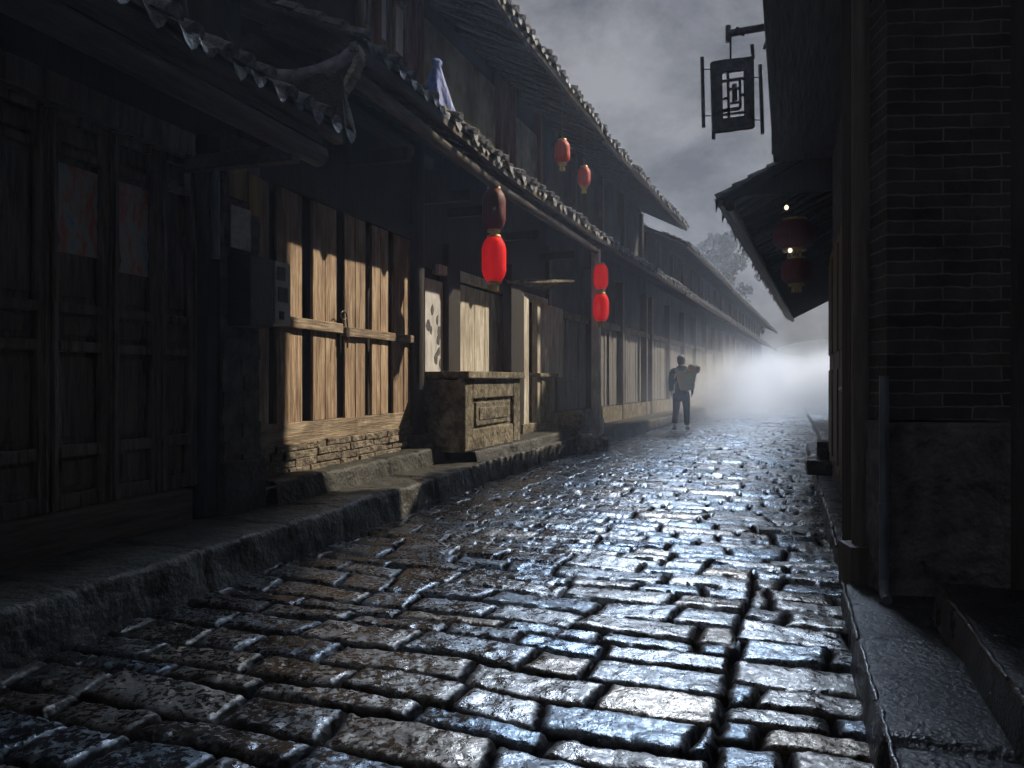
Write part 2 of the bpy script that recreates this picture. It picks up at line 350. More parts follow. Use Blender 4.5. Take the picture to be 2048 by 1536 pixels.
def road_material():
    """wet worn stone : each stone has its own tone and polish, dirt lies dry in the joints"""
    m = bpy.data.materials.new('wet_worn_flagstone'); m.use_nodes = True; t = m.node_tree; b = t.nodes['Principled BSDF']; lk = t.links.new
    tc = t.nodes.new('ShaderNodeTexCoord'); at = t.nodes.new('ShaderNodeAttribute'); at.attribute_name = 'stone'
    sc = t.nodes.new('ShaderNodeSeparateColor'); lk(at.outputs['Color'], sc.inputs[0])
    def nz(s, d=6, r=.6, dist=0): n = t.nodes.new('ShaderNodeTexNoise'); n.inputs['Scale'].default_value = s; n.inputs['Detail'].default_value = d; n.inputs['Roughness'].default_value = r; n.inputs['Distortion'].default_value = dist; lk(tc.outputs['Object'], n.inputs['Vector']); return n.outputs[0]
    def mr(x, a, b_, c, d): q = t.nodes.new('ShaderNodeMapRange'); lk(x, q.inputs[0]); [setattr(q.inputs[k + 1], 'default_value', v) for k, v in enumerate((a, b_, c, d))]; return q.outputs[0]
    def ma(op, x, y):
        q = t.nodes.new('ShaderNodeMath'); q.operation = op
        for k, v in enumerate((x, y)):
            if isinstance(v, (int, float)): q.inputs[k].default_value = v
            else: lk(v, q.inputs[k])
        return q.outputs[0]
    def ramp(x, *cs):
        r = t.nodes.new('ShaderNodeValToRGB'); r.color_ramp.elements[0].position = cs[0][0]; r.color_ramp.elements[0].color = (*cs[0][1], 1); r.color_ramp.elements[1].position = cs[-1][0]; r.color_ramp.elements[1].color = (*cs[-1][1], 1)
        for p, c in cs[1:-1]: e = r.color_ramp.elements.new(p); e.color = (*c, 1)
        lk(x, r.inputs[0]); return r.outputs[0]
    base = ramp(nz(5), (.35, (.003, .004, .006)), (.68, (.020, .017, .014)))
    tint = ramp(sc.outputs[0], (0, (.55, .65, .9)), (.45, (1, 1, 1)), (.8, (1.1, .85, .65)), (1, (1.6, 1.1, .8)))
    mx = t.nodes.new('ShaderNodeMix'); mx.data_type = 'RGBA'; mx.blend_type = 'MULTIPLY'; mx.inputs[0].default_value = 1; lk(base, mx.inputs[6]); lk(tint, mx.inputs[7]); lk(mx.outputs[2], b.inputs['Base Color'])
    lk(ramp(sc.outputs[1], (0, (.60, .80, 1.0)), (.5, (.85, .93, 1.0)), (.85, (1, .95, .88)), (1, (1, .82, .62))), b.inputs['Specular Tint'])
    dry = mr(at.outputs['Alpha'], 0, .8, 0, 1)
    wear = mr(nz(6, 5, .6, .6), .35, .65, -.12, .16)
    fine = mr(nz(42, 4), .44, .62, -.05, .30)
    ro = ma('ADD', ma('ADD', mr(sc.outputs[2], 0, 1, .08, .26), wear), fine); ro = ma('ADD', ro, mr(at.outputs['Alpha'], 0, .7, .35, 0)); ro = ma('MAXIMUM', ro, .08); lk(ro, b.inputs['Roughness'])
    sxz = t.nodes.new('ShaderNodeSeparateXYZ'); lk(tc.outputs['Object'], sxz.inputs[0])
    g = mr(sxz.outputs['Z'], -.034, -.016, 0, 1); pit = mr(nz(70, 4, .7), .34, .52, .25, 1)
    lk(ma('MULTIPLY', ma('MULTIPLY', ma('MULTIPLY', g, dry), pit), mr(sc.outputs[0], 0, 1, .9, .45)), b.inputs['Specular IOR Level'])
    b.inputs['IOR'].default_value = 2.1
    bp = t.nodes.new('ShaderNodeBump'); bp.inputs['Strength'].default_value = .32; bp.inputs['Distance'].default_value = .012
    lk(nz(70, 4, .6), bp.inputs['Height']); lk(bp.outputs[0], b.inputs['Normal'])
    return m
RM = road_material()
vs = [-3.6]
while vs[-1] < 62:
    D = max(1.2, vs[-1] * .94 + 4.6); vs.append(vs[-1] + max(.0095, .0012 * D * D if D < 10 else .012 * D))
vs = np.array(vs); us = np.arange(-.35, 4.75, .0125)
V, U = np.meshgrid(vs, us, indexing='ij'); H = np.zeros(V.shape); SI = np.zeros(V.shape); ED = np.zeros(V.shape)
for a in range(0, len(vs), 100): H[a:a + 100], SI[a:a + 100], ED[a:a + 100] = stone_height(U[a:a + 100], V[a:a + 100])
X, Y = road_pos(U, V)
road = grid_obj('road', X, Y, H, RM); road['kind'] = 'structure'
at = road.data.attributes.new('stone', 'FLOAT_COLOR', 'POINT'); tb = rng.rand(997, 4).astype(np.float32); cc = tb[SI.astype(int) % 997]; cc[..., 3] = ED; at.data.foreach_set('color', cc.reshape(-1)); road['label'] = 'wet cobbled street of long worn flagstones'

# ------------------------------------------------------------------ raised pavements
def strip(name, fr, s0, s1, prof, m, ds=.03, rough=.012, seed=0, chip=.02, blk=.9):
    """profile [(n,z)...] swept along the street with a worn, block-jointed surface"""
    ts = np.arange(s0, s1 + ds, ds); P = []
    for i in range(len(prof) - 1):
        (a, b), (c, d) = prof[i], prof[i + 1]; k = max(1, int(math.hypot(c - a, d - b) / .03))
        P += [(a + (c - a) * j / k, b + (d - b) * j / k) for j in range(k)]
    P.append(prof[-1]); P = np.array(P)
    dist = np.concatenate([[0], np.cumsum(np.hypot(*np.diff(P, axis=0).T))])
    tt, dd = np.meshgrid(ts, dist, indexing='ij'); n = np.broadcast_to(P[:, 0], tt.shape).copy(); z = np.broadcast_to(P[:, 1], tt.shape).copy()
    f = fbm(tt * 5, dd * 6, 4, seed) - .47; f2 = fbm(tt * 1.2, dd * 1.1, 2, seed + 9) - .4
    r = np.random.RandomState(seed + 1); J = np.cumsum(r.uniform(.6, 1.4, 90) * blk) + s0
    jd = np.min(np.abs(tt[..., None] - J - (fbm(dd * 3, tt * .2, 2, 3)[..., None] - .5) * .08), -1)
    joint = np.exp(-(jd / .018) ** 2) * .02
    bi = np.searchsorted(J, ts); bo = r.uniform(-1, 1, 95)[bi][:, None]
    z = z + f * rough * 1.6 + f2 * .02 - joint + bo * .008
    n = n + f * chip * 2 - joint * .6 + bo * .012
    x = fr.o.x + fr.d.x * tt + fr.n.x * n; y = fr.o.y + fr.d.y * tt + fr.n.y * n
    o = grid_obj(name, x, y, z, m); o['kind'] = 'structure'; return o
def kprof(na, nb, z, zb=-.1, r=.02): return [(na, z), (nb - r * 1.6, z), (nb - r * .8, z - r * .2), (nb - r * .2, z - r * .8), (nb, z - r * 1.6), (nb + .03, zb)]
strip('pavement', L1, -3.4, 5.35, kprof(-.3, .754, .25), M['pave'], .025, .02, 1, .03)
strip('pavement', L2, 0, 4.7, kprof(-.3, .74, .25), M['pave'], .03, .02, 2, .03)
strip('pavement', L3, 0, 48, kprof(-.3, .74, .25), M['pave'], .12, .02, 3, .02)
strip('step', L1, 1.97, 5.3, kprof(-.2, .27, .43, .2), M['pave'], .025, .012, 4, .02)
strip('step', L2, -.05, 3.9, kprof(-.2, .68, .38, .2), M['pave'], .03, .012, 5, .02)
strip('kerb', RR, -4.2, -.12, kprof(-.5, .18, .13), M['kerb'], .02, .012, 6, .012, .8)
strip('kerb', RR, -.10, 9.5, kprof(-.5, .15, .12), M['kerb'], .03, .008, 7, .01, 1.1)
strip('step', RR, -4.2, -.62, kprof(-2.2, -.165, .30, -.02), M['kerb'], .02, .006, 8, .006, 1.4)
strip('pavement', RR, 9.5, 34, kprof(-2.9, -.15, .12), M['kerb'], .12, .008, 12, .01, 1.1)

wet = mat('wet_glint_bead', (.02, .024, .03), (.06, .07, .085), 12, rough=.16, bump=.3, bscale=60, spec=1.0)
for (s0, s1, n_, z_, sd) in ((-4.0, -.15, .172, .128, 1), (-3.9, -.66, -.178, .297, 2), (.25, 5.2, .142, .116, 3)):
    r = random.Random(sd); b = MB(RR, (0, 0, 0)); t_ = s0
    while t_ < s1:      # worn edges as glossy beads added for highlight lines, one per kerb stone
        L_ = r.uniform(.5, 1.1); k = int(L_ / .05); dn_, dz_ = r.uniform(-.006, .006), r.uniform(-.004, .004)
        b.tube([(t_ + .05 * i, n_ + dn_ + r.uniform(-.004, .004), z_ + dz_ + r.uniform(-.003, .003)) for i in range(k)], [r.uniform(.007, .013) for i in range(k)], 8); t_ += L_
    o = b.mesh('kerb_glint_bead', wet); o.location = (RR.o.x, RR.o.y, 0); o.rotation_euler = (0, 0, RR.rz); o['kind'] = 'structure'

# ------------------------------------------------------------------ tiled roofs
def tile_roof(th, s0, s1, ne, ze, nb, zb, pitch=.19, rafters=True, tlen=.2, maxrow=99, name='roof', jit=.022, seed=0, seg=6, back=None):
    """clay tile slope: boards, rafters, rows of half-round cover tiles with drip tiles at the eave"""
    r = np.random.RandomState(seed + 5)
    L = math.hypot(nb - ne, zb - ze); dn = (nb - ne) / L; dz = (zb - ze) / L; un, uz = -dz, dn   # up normal of the slope
    if uz < 0: un, uz = -un, -uz
    b = th.mb(); k = max(2, int((s1 - s0) / .8))
    for i in range(k):
        a0 = s0 + (s1 - s0) * i / k; a1 = s0 + (s1 - s0) * (i + 1) / k
        b.hexa([(a0, ne, ze - .03), (a1, ne, ze - .03), (a1, nb, zb - .03), (a0, nb, zb - .03),
                (a0, ne, ze), (a1, ne, ze), (a1, nb, zb), (a0, nb, zb)])
    rf = th.part(name, b, M['soffit'])
    if back:
        b = th.mb(); b.hexa([(s0, nb, zb - .05), (s1, nb, zb - .05), (s1, back[0], back[1] - .05), (s0, back[0], back[1] - .05), (s0, nb, zb), (s1, nb, zb), (s1, back[0], back[1]), (s0, back[0], back[1])])
        th.part('back_slope', b, M['tile'], rf)
    t = th.mb(); rows = int((s1 - s0) / pitch)
    nt_ = min(maxrow, max(1, int(L / tlen)))
    for i in range(rows):
        sc = s0 + (i + .5) * (s1 - s0) / rows + r.uniform(-jit, jit); wob = r.uniform(-.022, .022)
        for j in range(nt_):
            d0 = j * tlen - (.05 if j == 0 else 0) + r.uniform(-jit, jit); d1 = d0 + tlen * 1.12
            if j == 0 and r.rand() < .09: continue
            pts = []; yaw = r.uniform(-.012, .012)
            for (dd, rad, lift) in ((d0, r.uniform(.056, .07), .028), (d1, .052, .010)):
                cn = ne + dn * dd + un * (lift + wob); cz = ze + dz * dd + uz * (lift + wob)
                for q in range(seg + 1):
                    an = math.pi * q / seg; x_ = math.cos(an) * rad + yaw * (1 if dd == d0 else -1); y_ = math.sin(an) * rad
                    pts.append((sc + x_, cn + un * y_, cz + uz * y_))
            t.poly(pts, [(q, q + 1, seg + 2 + q, seg + 1 + q) for q in range(seg)], True)
            t.poly(pts[:seg + 1], [tuple(range(seg + 1))])
        # concave drip tile between two covers
        sm_ = sc + (s1 - s0) / rows / 2; dd = -.06 + r.uniform(-jit, jit) * 1.5; cn = ne + dn * dd; cz = ze + dz * dd; dr = r.uniform(.05, .085)
        top = [(sm_ - .075, cn, cz + .035), (sm_ - .04, cn, cz + .012), (sm_, cn, cz), (sm_ + .04, cn, cz + .012), (sm_ + .075, cn, cz + .035)]
        low = [(sm_ - .07, cn + .012, cz + .005), (sm_ - .04, cn + .012, cz - dr * .6), (sm_, cn + .014, cz - dr), (sm_ + .04, cn + .012, cz - dr * .6), (sm_ + .07, cn + .012, cz + .005)]
        t.poly(top + low, [(q, q + 1, q + 6, q + 5) for q in range(4)])
        bk = [(p[0], p[1] + dn * .2, p[2] + dz * .2) for p in top]
        t.poly(top + bk, [(q, q + 1, q + 6, q + 5) for q in range(4)], True)
    th.part('roof_tiles', t, M['tile'], rf)
    if rafters:
        b = th.mb(); k = int((s1 - s0) / .36)
        for i in range(k):
            sc = s0 + (i + .5) * (s1 - s0) / k
            b.tube([(sc, ne - .06 * (1 if ne > nb else -1), ze - .075), (sc, nb, zb - .075)], .035, 6)
        th.part('rafters', b, M['dark_beam'], rf)
    b = th.mb(); b.box(s0, s1, ne - .05, ne + .01, ze - .1, ze - .035)
    th.part('eave_board', b, M['dark_beam'], rf)
    return rf

# ================================================================== left row
# ---- first house: carved door leaves, mud brick pier, low eave with an upturned verge
h1 = TH('timber_house', 'dark house at far left with carved panel doors and upturned eave tip', 'house', L1, 0, 0, .0, 'old houses along the left side')
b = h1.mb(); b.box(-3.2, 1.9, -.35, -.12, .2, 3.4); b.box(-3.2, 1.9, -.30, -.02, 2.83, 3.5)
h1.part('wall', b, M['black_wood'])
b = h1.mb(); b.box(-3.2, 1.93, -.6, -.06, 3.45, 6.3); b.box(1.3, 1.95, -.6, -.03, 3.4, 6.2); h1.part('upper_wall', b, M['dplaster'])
b = h1.mb(); b.box(-3.2, 1.30, -.10, .09, .22, .47, .006); h1.part('threshold', b, mat('worn_threshold_wood', (.05, .04, .03), (.14, .11, .08), 14, GH, .6, .6), bevel=.012)
b = h1.mb(); b.box(-3.2, 1.32, -.10, .10, 2.70, 2.86); h1.part('door_head', b, M['dark_wood'], bevel=.01)
edges = [-2.10, -1.60, -1.10, -.60, -.16, .27, .69, 1.08, 1.42]
def arch_panel(b, s0, s1, z0, z1, n, top=True, r=.06, t=.018):
    c = []
    for (cx, cz, a0) in ((s1 - r, z0 + .012, None), (s1 - r, z1 - r, 0), (s0 + r, z1 - r, 90), (s0 + r, z0 + .012, None)):
        if a0 is None: c.append((s1 if cx == s1 - r else s0, cz))
        else:
            for q in range(0, 91, 18): c.append((cx + r * math.cos(R(a0 + q)), cz + r * math.sin(R(a0 + q))))
    pts = [(x, n - .03, z) for x, z in c]; b.prism(pts, (0, t + .03, 0))
for i in range(len(edges) - 1):
    a, c = edges[i] + .006, edges[i + 1] - .006
    lf = h1.mb(); st = .055
    lf.box(a, a + st, -.05, .02, .47, 2.69); lf.box(c - st, c, -.05, .02, .47, 2.69)
    for z0, z1 in ((.47, .56), (.76, .83), (1.36, 1.42), (1.575, 1.63), (2.46, 2.51), (2.65, 2.70)): lf.box(a + st, c - st, -.045, .012, z0, z1)
    lf.box(a + st, c - st, -.06, -.035, .5, 2.66)
    leaf = h1.part('door_leaf', lf, M['dark_wood'], bevel=.007)
    b = h1.mb(); b.tube([(a + .012, .03, .48), (a + .012, .03, 2.68)], .010, 6); b.tube([(c - .012, .028, .48), (c - .012, .028, 2.68)], .008, 6); h1.part('moulding', b, M['dark_wood'], leaf)
    for z0, z1, r in ((.585, .74, .03), (.86, 1.33, .05), (1.445, 1.555, .03), (1.66, 2.43, .06), (2.53, 2.63, .045)):
        b = h1.mb(); arch_panel(b, a + st + .018, c - st - .018, z0, z1, -.04, r=r); h1.part('door_panel', b, M['dark_wood'], leaf, bevel=.006)
for i, (sa, sb, zb_, lab) in enumerate([(.30, .66, 1.92, 'faded red and grey paper poster peeling on the second carved door leaf'), (.73, 1.05, 1.86, 'faded poster with blue lower half pasted on the third carved door leaf')]):
    def pf(b, sa=sa, sb=sb, zb_=zb_):
        k = 8; w_ = (sb - sa) - .09; pts = []; fs = []
        for q in range(k + 1):
            z = (2.42 - zb_) * q / k; inn = .02 * math.sin(q * 1.3) * (q < 3)
            pts += [(inn, .002 * math.sin(q * 2), z), (w_ + .005 * math.cos(q * 3), .002 * math.cos(q), z)]
        m_ = len(pts)
        for q in range(k): fs.append((2 * q, 2 * q + 1, 2 * q + 3, 2 * q + 2))
        b.poly(pts, fs); b.poly([(p[0], p[1] - .003, p[2]) for p in pts], fs)
    solo('door_poster', L1, sa + .05, -.016, zb_, pf, poster_mat(i * 3.3 + 1), lab, 'poster')
# mud brick pier at its end
b = h1.mb()
for zz in np.arange(.2, 2.9, .115):
    q = random.uniform(-.008, .008); off = (int(zz / .115) % 2) * .12
    for sa in (1.53, 1.53 + .2 + off * .3): b.box(sa + .003, (1.73 + off * .3 if sa < 1.6 else 1.94) - .003, -.3, .15 + q + random.uniform(-.006, .006), zz + .003, zz + .112, .003)
b.box(1.54, 1.93, -.3, .135, .15, 2.95); h1.part('pier', b, M['adobe'])
b = h1.mb(); b.box(1.50, 1.97, -.2, .19, .15, .62, .012); h1.part('pier_footing', b, M['pave'], bevel=.015)
b = h1.mb(); b.box(1.40, 1.54, -.2, .12, .25, 2.9); h1.part('end_post', b, M['black_wood'], bevel=.01)
b = h1.mb(); b.box(1.56, 1.76, .15, .172, 2.50, 2.82); b.box(1.79, 1.93, .15, .168, 2.42, 2.72); h1.part('wall_board', b, M['yboard'], bevel=.005, split=1)
b = h1.mb(); b.tube([(-3.2, .86, 2.72), (-1, .86, 2.73), (1.62, .86, 2.73)], .075, 10); b.box(-3.2, 1.6, .80, .9, 2.80, 2.90); h1.part('eave_beam', b, M['dark_beam'])
b = h1.mb(); b.box(1.30, 1.40, -.1, .86, 2.62, 2.72); h1.part('bracket', b, M['dark_beam'], bevel=.008)
tile_roof(h1, -3.2, 1.80, .93, 2.96, -.1, 3.55, .2, seed=2)
# verge ridge sweeping up to the street
b = h1.mb(); path = [(1.82, -.12, 3.60), (1.84, .08, 3.50), (1.86, .28, 3.435), (1.87, .48, 3.405), (1.88, .68, 3.42), (1.90, .86, 3.48), (1.91, .98, 3.56)]
pr_ = []
for i in range(31):
    k = i / 30 * 5.99; q = int(k); pr_.append(tuple(Vector(path[q]).lerp(Vector(path[q + 1]), k - q)))
b.tube(pr_, [(.056 - .026 * max(0, i - 20) / 10) * (1.0 if i % 4 else .84) for i in range(31)], 10)
b.tube([(p[0] + .02, p[1], p[2] - .10 + .02 * i) for i, p in enumerate(path[:-1])], .03, 8)
b.tube([(p[0], p[1], p[2] + .05) for p in path], .016, 6)
h1.part('verge_ridge', b, mat('lightened_ridge_tile', (.16, .18, .22), (.42, .45, .52), 14, rough=.4))  # ridge colour lightened to stand in for light on it
b = h1.mb()
fin = [(1.91, .985, 3.57), (1.915, 1.0, 3.50), (1.91, .97, 3.42), (1.905, .91, 3.33), (1.90, .86, 3.25)]
b.tube(fin, [.016, .026, .026, .03, .022], 8)
for i in range(10):
    k = i / 9 * 3.99; q = int(k); f_ = k - q; pA, pB = Vector(fin[q]), Vector(fin[min(q + 1, 4)]); c0 = pA.lerp(pB, f_)
    b.tube([tuple(c0 + Vector((-.025, .0, .012))), tuple(c0 + Vector((.04, .012, -.012)))], .028 + .006 * (i % 2), 7)
b.tube([(1.90, .86, 3.26), (1.92, .91, 3.13), (1.94, .96, 2.98)], [.034, .026, .006], 8)
h1.part('verge_finial', b, mat('lightened_finial_tile', (.25, .25, .22), (.6, .58, .48), 20, rough=.6))  # finial whitened the same way, in place of light
b = h1.mb()
b.prism([(1.84, -.1, 3.5), (1.84, .9, 3.38), (1.84, .93, 3.0), (1.84, -.1, 3.42)], (.03, 0, 0)); h1.part('verge_board', b, M['dark_beam'])

# meter, notices, pipes on the pier
mt = TH('meter_box', 'black electricity meter box bolted on the mud brick pier between the two doors', 'meter box', L1, 1.56, .15, 1.58)
b = mt.rel(); b.box(0, .27, .0, .20, 0, .50); mt.part('casing', b, mat('black_box_paint', (.015, .015, .016), (.03, .03, .03), 10, rough=.5), bevel=.012)
b = mt.rel(); b.box(.30, .50, .02, .19, .03, .50); wb = mt.part('meter_unit', b, M['white_box'], bevel=.01)
b = mt.rel(); b.box(.33, .42, .188, .197, .36, .46); b.box(.335, .45, .188, .197, .2, .31); b.box(.35, .40, .188, .2, .07, .13)
mt.part('display', b, M['ink'], wb, split=1)
b = mt.rel(); b.box(.283, .286, .03, .18, .4, .47); b.box(.281, .2849, .05, .16, .2, .34); mt.part('label_plate', b, M['ink'])
solo('notice', L1, 1.57, .176, 2.14, lambda b: (b.box(0, .22, 0, .006, 0, .30),), M['paper'], 'pale square paper notice stuck below the yellow board on the pier', 'notice')
b_ = solo('drain_pipe', L1, 1.36, .22, 2.02, lambda b: (b.tube([(0, 0, 0), (0, 0, .45), (0, 0, .60), (-.02, -.06, .68)], .028, 10),), M['pipe'], 'short blue grey plastic pipe hanging beside the pier at the end of the carved doors', 'pipe')

# ---- second house: plank doors on a rubble base, tall upper floor
h2 = TH('timber_house', 'two storey house with weathered plank doors on a rubble base', 'house', L1, 3, 0, .25, 'old houses along the left side')
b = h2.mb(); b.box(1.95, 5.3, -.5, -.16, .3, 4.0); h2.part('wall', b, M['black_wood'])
b = h2.mb()
for j in range(4):
    s_ = 1.97
    while s_ < 5.0:
        wd = random.uniform(.10, .38); b.box(s_ + .004, min(s_ + wd, 5.03) - .004, -.15, .035 + random.uniform(-.012, .012), .40 + j * .068, .40 + (j + 1) * .068 - .005, .006); s_ += wd
b.box(1.97, 5.02, -.15, .01, .36, .665); h2.part('stone_base', b, M['rubble'], bevel=.008)
b = h2.mb(); b.box(1.97, 5.0, -.10, .012, .665, .84, .004); h2.part('bottom_rail', b, M['plankh'], bevel=.006)
def S(px, fr=L1, n=0):
    k = (px - 1024) / 1500; x = fr.o.x + fr.n.x * n; y = fr.o.y + fr.n.y * n
    return (k * y - x) / (fr.d.x - k * fr.d.y)
pl = [(512, 537), (551, 604), (624, 673), (689, 729), (742, 775), (786, 826)]
for i, (pa, pb) in enumerate(pl):
    b = h2.mb(); sa, sb = S(pa), S(pb); nsub = 2; w_ = (sb - sa) / nsub
    for q in range(nsub): b.box(sa + q * w_ + .002, sa + (q + 1) * w_ - .002, -.02, .008 + random.uniform(-.004, .004), .80 if i % 2 else .842, 2.78, .003)
    h2.part('door_plank', b, M['plank'], bevel=.005)
b = h2.mb(); b.box(S(512), S(676), .014, .055, 1.635, 1.725, .004); b.box(S(677), S(822), .014, .060, 1.615, 1.70, .004); b.box(S(551), S(560), .014, .05, 1.72, 1.88)
cb = h2.part('crossbar', b, M['plankh'], bevel=.006)
b = h2.mb(); sl_ = S(680); ring = [(sl_ - .06 + .055 * math.cos(R(a)), .075, 1.80 + .04 * math.sin(R(a))) for a in range(0, 361, 30)]
b.tube(ring, .006, 6); b.tube([(sl_, .07, 1.83), (sl_ + .01, .075, 1.70), (sl_, .08, 1.50)], .009, 6); b.tube([(sl_ - .11, .07, 1.62), (sl_ - .12, .08, 1.45)], .006, 6); b.box(sl_ - .02, sl_ + .03, .06, .085, 1.60, 1.69)
h2.part('lock_chain', b, M['metal'], cb)
b = h2.mb(); b.box(1.95, 5.05, -.16, .04, 2.78, 2.95); b.box(1.95, 5.2, -.2, -.02, 2.95, 3.9); h2.part('door_head', b, M['black_wood'], bevel=.01)
b = h2.mb(); c_ = S(832, L1, .04); b.tube([(c_, .04, .42), (c_, .04, 3.9)], .095, 12); h2.part('column', b, M['black_wood'])
b = h2.mb(); b.lathe([(.15, 0), (.20, .05), (.19, .12), (.13, .18)], (c_, .04, .40), 14); h2.part('column_base', b, M['pave'])
c2 = L2.d.x
b = h2.mb(); b.box(1.95, 5.4, -.12, .06, 3.72, 3.84); b.tube([(1.9, .88, 3.44), (5.4, .88, 3.44)], .06, 10); h2.part('purlin', b, M['dark_beam'])
b = h2.mb()
for s_ in (2.0, 3.55, 5.2): b.box(s_ - .05, s_ + .05, -.1, .62, 3.26, 3.38)
h2.part('eave_bracket', b, M['black_wood'], bevel=.01, split=1)
tile_roof(h2, 1.86, 5.42, 1.0, 3.64, -.2, 4.20, .19, seed=3, jit=.032)
# upper floor
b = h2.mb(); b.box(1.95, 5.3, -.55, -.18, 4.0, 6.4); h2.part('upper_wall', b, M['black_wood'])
for (pa, pb) in ((722, 745), (758, 783), (786, 816)):
    b = h2.mb(); sa, sb = S(pa, L1, -.1), S(pb, L1, -.1)
    for x0, x1 in ((sa, sa + .05), (sb - .05, sb)): b.box(x0, x1, -.17, -.09, 4.25, 5.5)
    for z0 in (4.25, 4.83, 5.45): b.box(sa + .05, sb - .05, -.165, -.10, z0, z0 + .05)
    wf = h2.part('window', b, M['dark_wood'], bevel=.005)
    b = h2.mb(); b.box(sa + .05, sb - .05, -.15, -.14, 4.3, 5.45); h2.part('pane', b, M['sky_pane'], wf)
b = h2.mb()
for px in (750, 820, 838): q = S(px, L1, -.1); b.box(q - .04, q + .05, -.2, -.05, 4.1, 5.9)
h2.part('upper_post', b, mat('red_brown_post', (.10, .035, .02), (.2, .08, .05), 16, GV, .6, .4), bevel=.01, split=1)
tile_roof(h2, 1.9, 5.42, 1.05, 5.42, -.35, 6.1, .2, seed=4, back=(-3.6, 4.2))

# blue cloth on the eave
bc = solo('tied_cloth', L1, 3.95, .72, 3.70, lambda b: b.lathe([(.15, .02), (.13, .06), (.105, .16), (.075, .30), (.045, .42), (.025, .50), (.035, .53), (.02, .56)], seg=26), M['blue'], 'blue and white cloth gathered at the top on the tiled eave', 'cloth')
me = bc.data
for v in me.vertices:
    a = math.atan2(v.co.y, v.co.x); f = 1 + .28 * math.sin(a * 7 + v.co.z * 3) * max(0, 1 - v.co.z * 2) + .12 * math.sin(a * 3); v.co.x = v.co.x * f * 1.9 + v.co.z * .05; v.co.y *= f * 1.4; v.co.z *= 1.2

# ---- third house: open stall with a stone counter
h3 = TH('stall_house', 'timber shop house with open stall behind the stone counter', 'house', L2, 2, 0, .25, 'old houses along the left side')
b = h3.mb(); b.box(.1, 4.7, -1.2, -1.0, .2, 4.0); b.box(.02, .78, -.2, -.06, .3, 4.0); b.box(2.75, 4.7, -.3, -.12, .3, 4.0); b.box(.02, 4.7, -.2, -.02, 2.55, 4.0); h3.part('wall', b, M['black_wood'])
def pxs(px, n): return S(px, L2, n)
b = h3.mb(); b.box(pxs(849, -.03), pxs(886, -.03), -.05, -.02, .5, 2.42); tp = h3.part('whitewashed_panel', b, M['white_post'], label='whitewashed panel with torn paper scraps')
b = h3.mb()
for i in range(9):
    zc = random.uniform(1.4, 2.2); sc = random.uniform(.1, .45); r_ = random.uniform(.03, .07)
    b.prism([(sc + r_ * math.cos(a) * random.uniform(.5, 1.2), -.019, zc + r_ * 1.6 * math.sin(a) * random.uniform(.5, 1.2)) for a in np.arange(0, 6.2, 1.05)], (0, .004, 0))
h3.part('paper_scrap', b, M['ink'], tp)
b = h3.mb(); b.box(pxs(889, 0), pxs(913, 0), -.12, .06, .4, 2.9); b.box(pxs(1014, .15), pxs(1040, .15), .08, .22, .4, 2.9); h3.part('dark_post', b, M['black_wood'], bevel=.012, split=1)
b = h3.mb(); sa, sb = pxs(914, -.05), pxs(1022, -.05); k = 11
for i in range(k): b.box(sa + (sb - sa) * i / k + .002, sa + (sb - sa) * (i + 1) / k - .002, -.06, -.035 + random.uniform(-.004, .004), 1.0, 2.46)
h3.part('board_panel', b, M['pale_plank'], bevel=.004)
b = h3.mb(); b.box(pxs(1046, .2), pxs(1058, .2), .1, .2, .4, 2.5); b.box(pxs(1075, .2), pxs(1081, .2), .1, .2, .4, 2.5); h3.part('pale_post', b, M['pale_plank'], bevel=.008, split=1)
b = h3.mb(); b.box(pxs(1081, .12), pxs(1128, .12), .05, .1, 1.25, 2.5); h3.part('side_panel', b, M['pale_plank'])
b = h3.mb(); b.box(pxs(1081, .2), pxs(1096, .2), .02, .22, .4, 1.25); b.box(pxs(1040, .2), pxs(1096, .2), .0, .25, .36, .52, .01); b.box(pxs(1072, .2), pxs(1108, .2), .0, .28, 1.25, 1.31); h3.part('low_wall', b, M['counter'], bevel=.01)
b = h3.mb(); b.box(.3, 4.6, -.06, .04, 2.5, 2.62); h3.part('lintel', b, M['pale_plank'], bevel=.01)
b = h3.mb(); q = pxs(1010, .6); b.prism([(2.2, .2, 2.60), (4.3, .62, 2.86), (4.3, .1, 2.74), (2.3, .1, 2.66)], (0, 0, .03)); h3.part('awning_board', b, M['counter'])
b = h3.mb(); b.tube([(-.05, .88, 3.44), (4.7, .88, 3.44)], .06, 10); h3.part('purlin', b, M['dark_beam'])
b = h3.mb()
for s_ in (.7, 2.4, 4.3): b.box(s_ - .05, s_ + .05, -.1, .62, 3.26, 3.38)
h3.part('eave_bracket', b, M['black_wood'], bevel=.01, split=1)
tile_roof(h3, .02, 4.72, 1.0, 3.64, -.2, 4.20, .19, seed=6, jit=.032)
b = h3.mb(); b.box(.0, 4.7, -.55, -.2, 4.0, 6.4); h3.part('upper_wall', b, M['black_wood'])
b = h3.mb(); b.box(.1, 2.6, -.19, -.15, 4.55, 5.65); b.box(3.35, 4.6, -.19, -.15, 4.3, 5.5); h3.part('plaster_panel', b, M['plaster'], split=1)
b = h3.mb()
for s_ in (.03, 2.7, 3.0, 3.3, 4.6): b.box(s_ - .05, s_ + .04, -.2, -.08, 4.1, 5.9)
h3.part('upper_post', b, bpy.data.materials['red_brown_post'], bevel=.01, split=1)
tile_roof(h3, .02, 4.72, 1.05, 5.42, -.35, 6.1, .2, seed=7, back=(-3.6, 4.2))

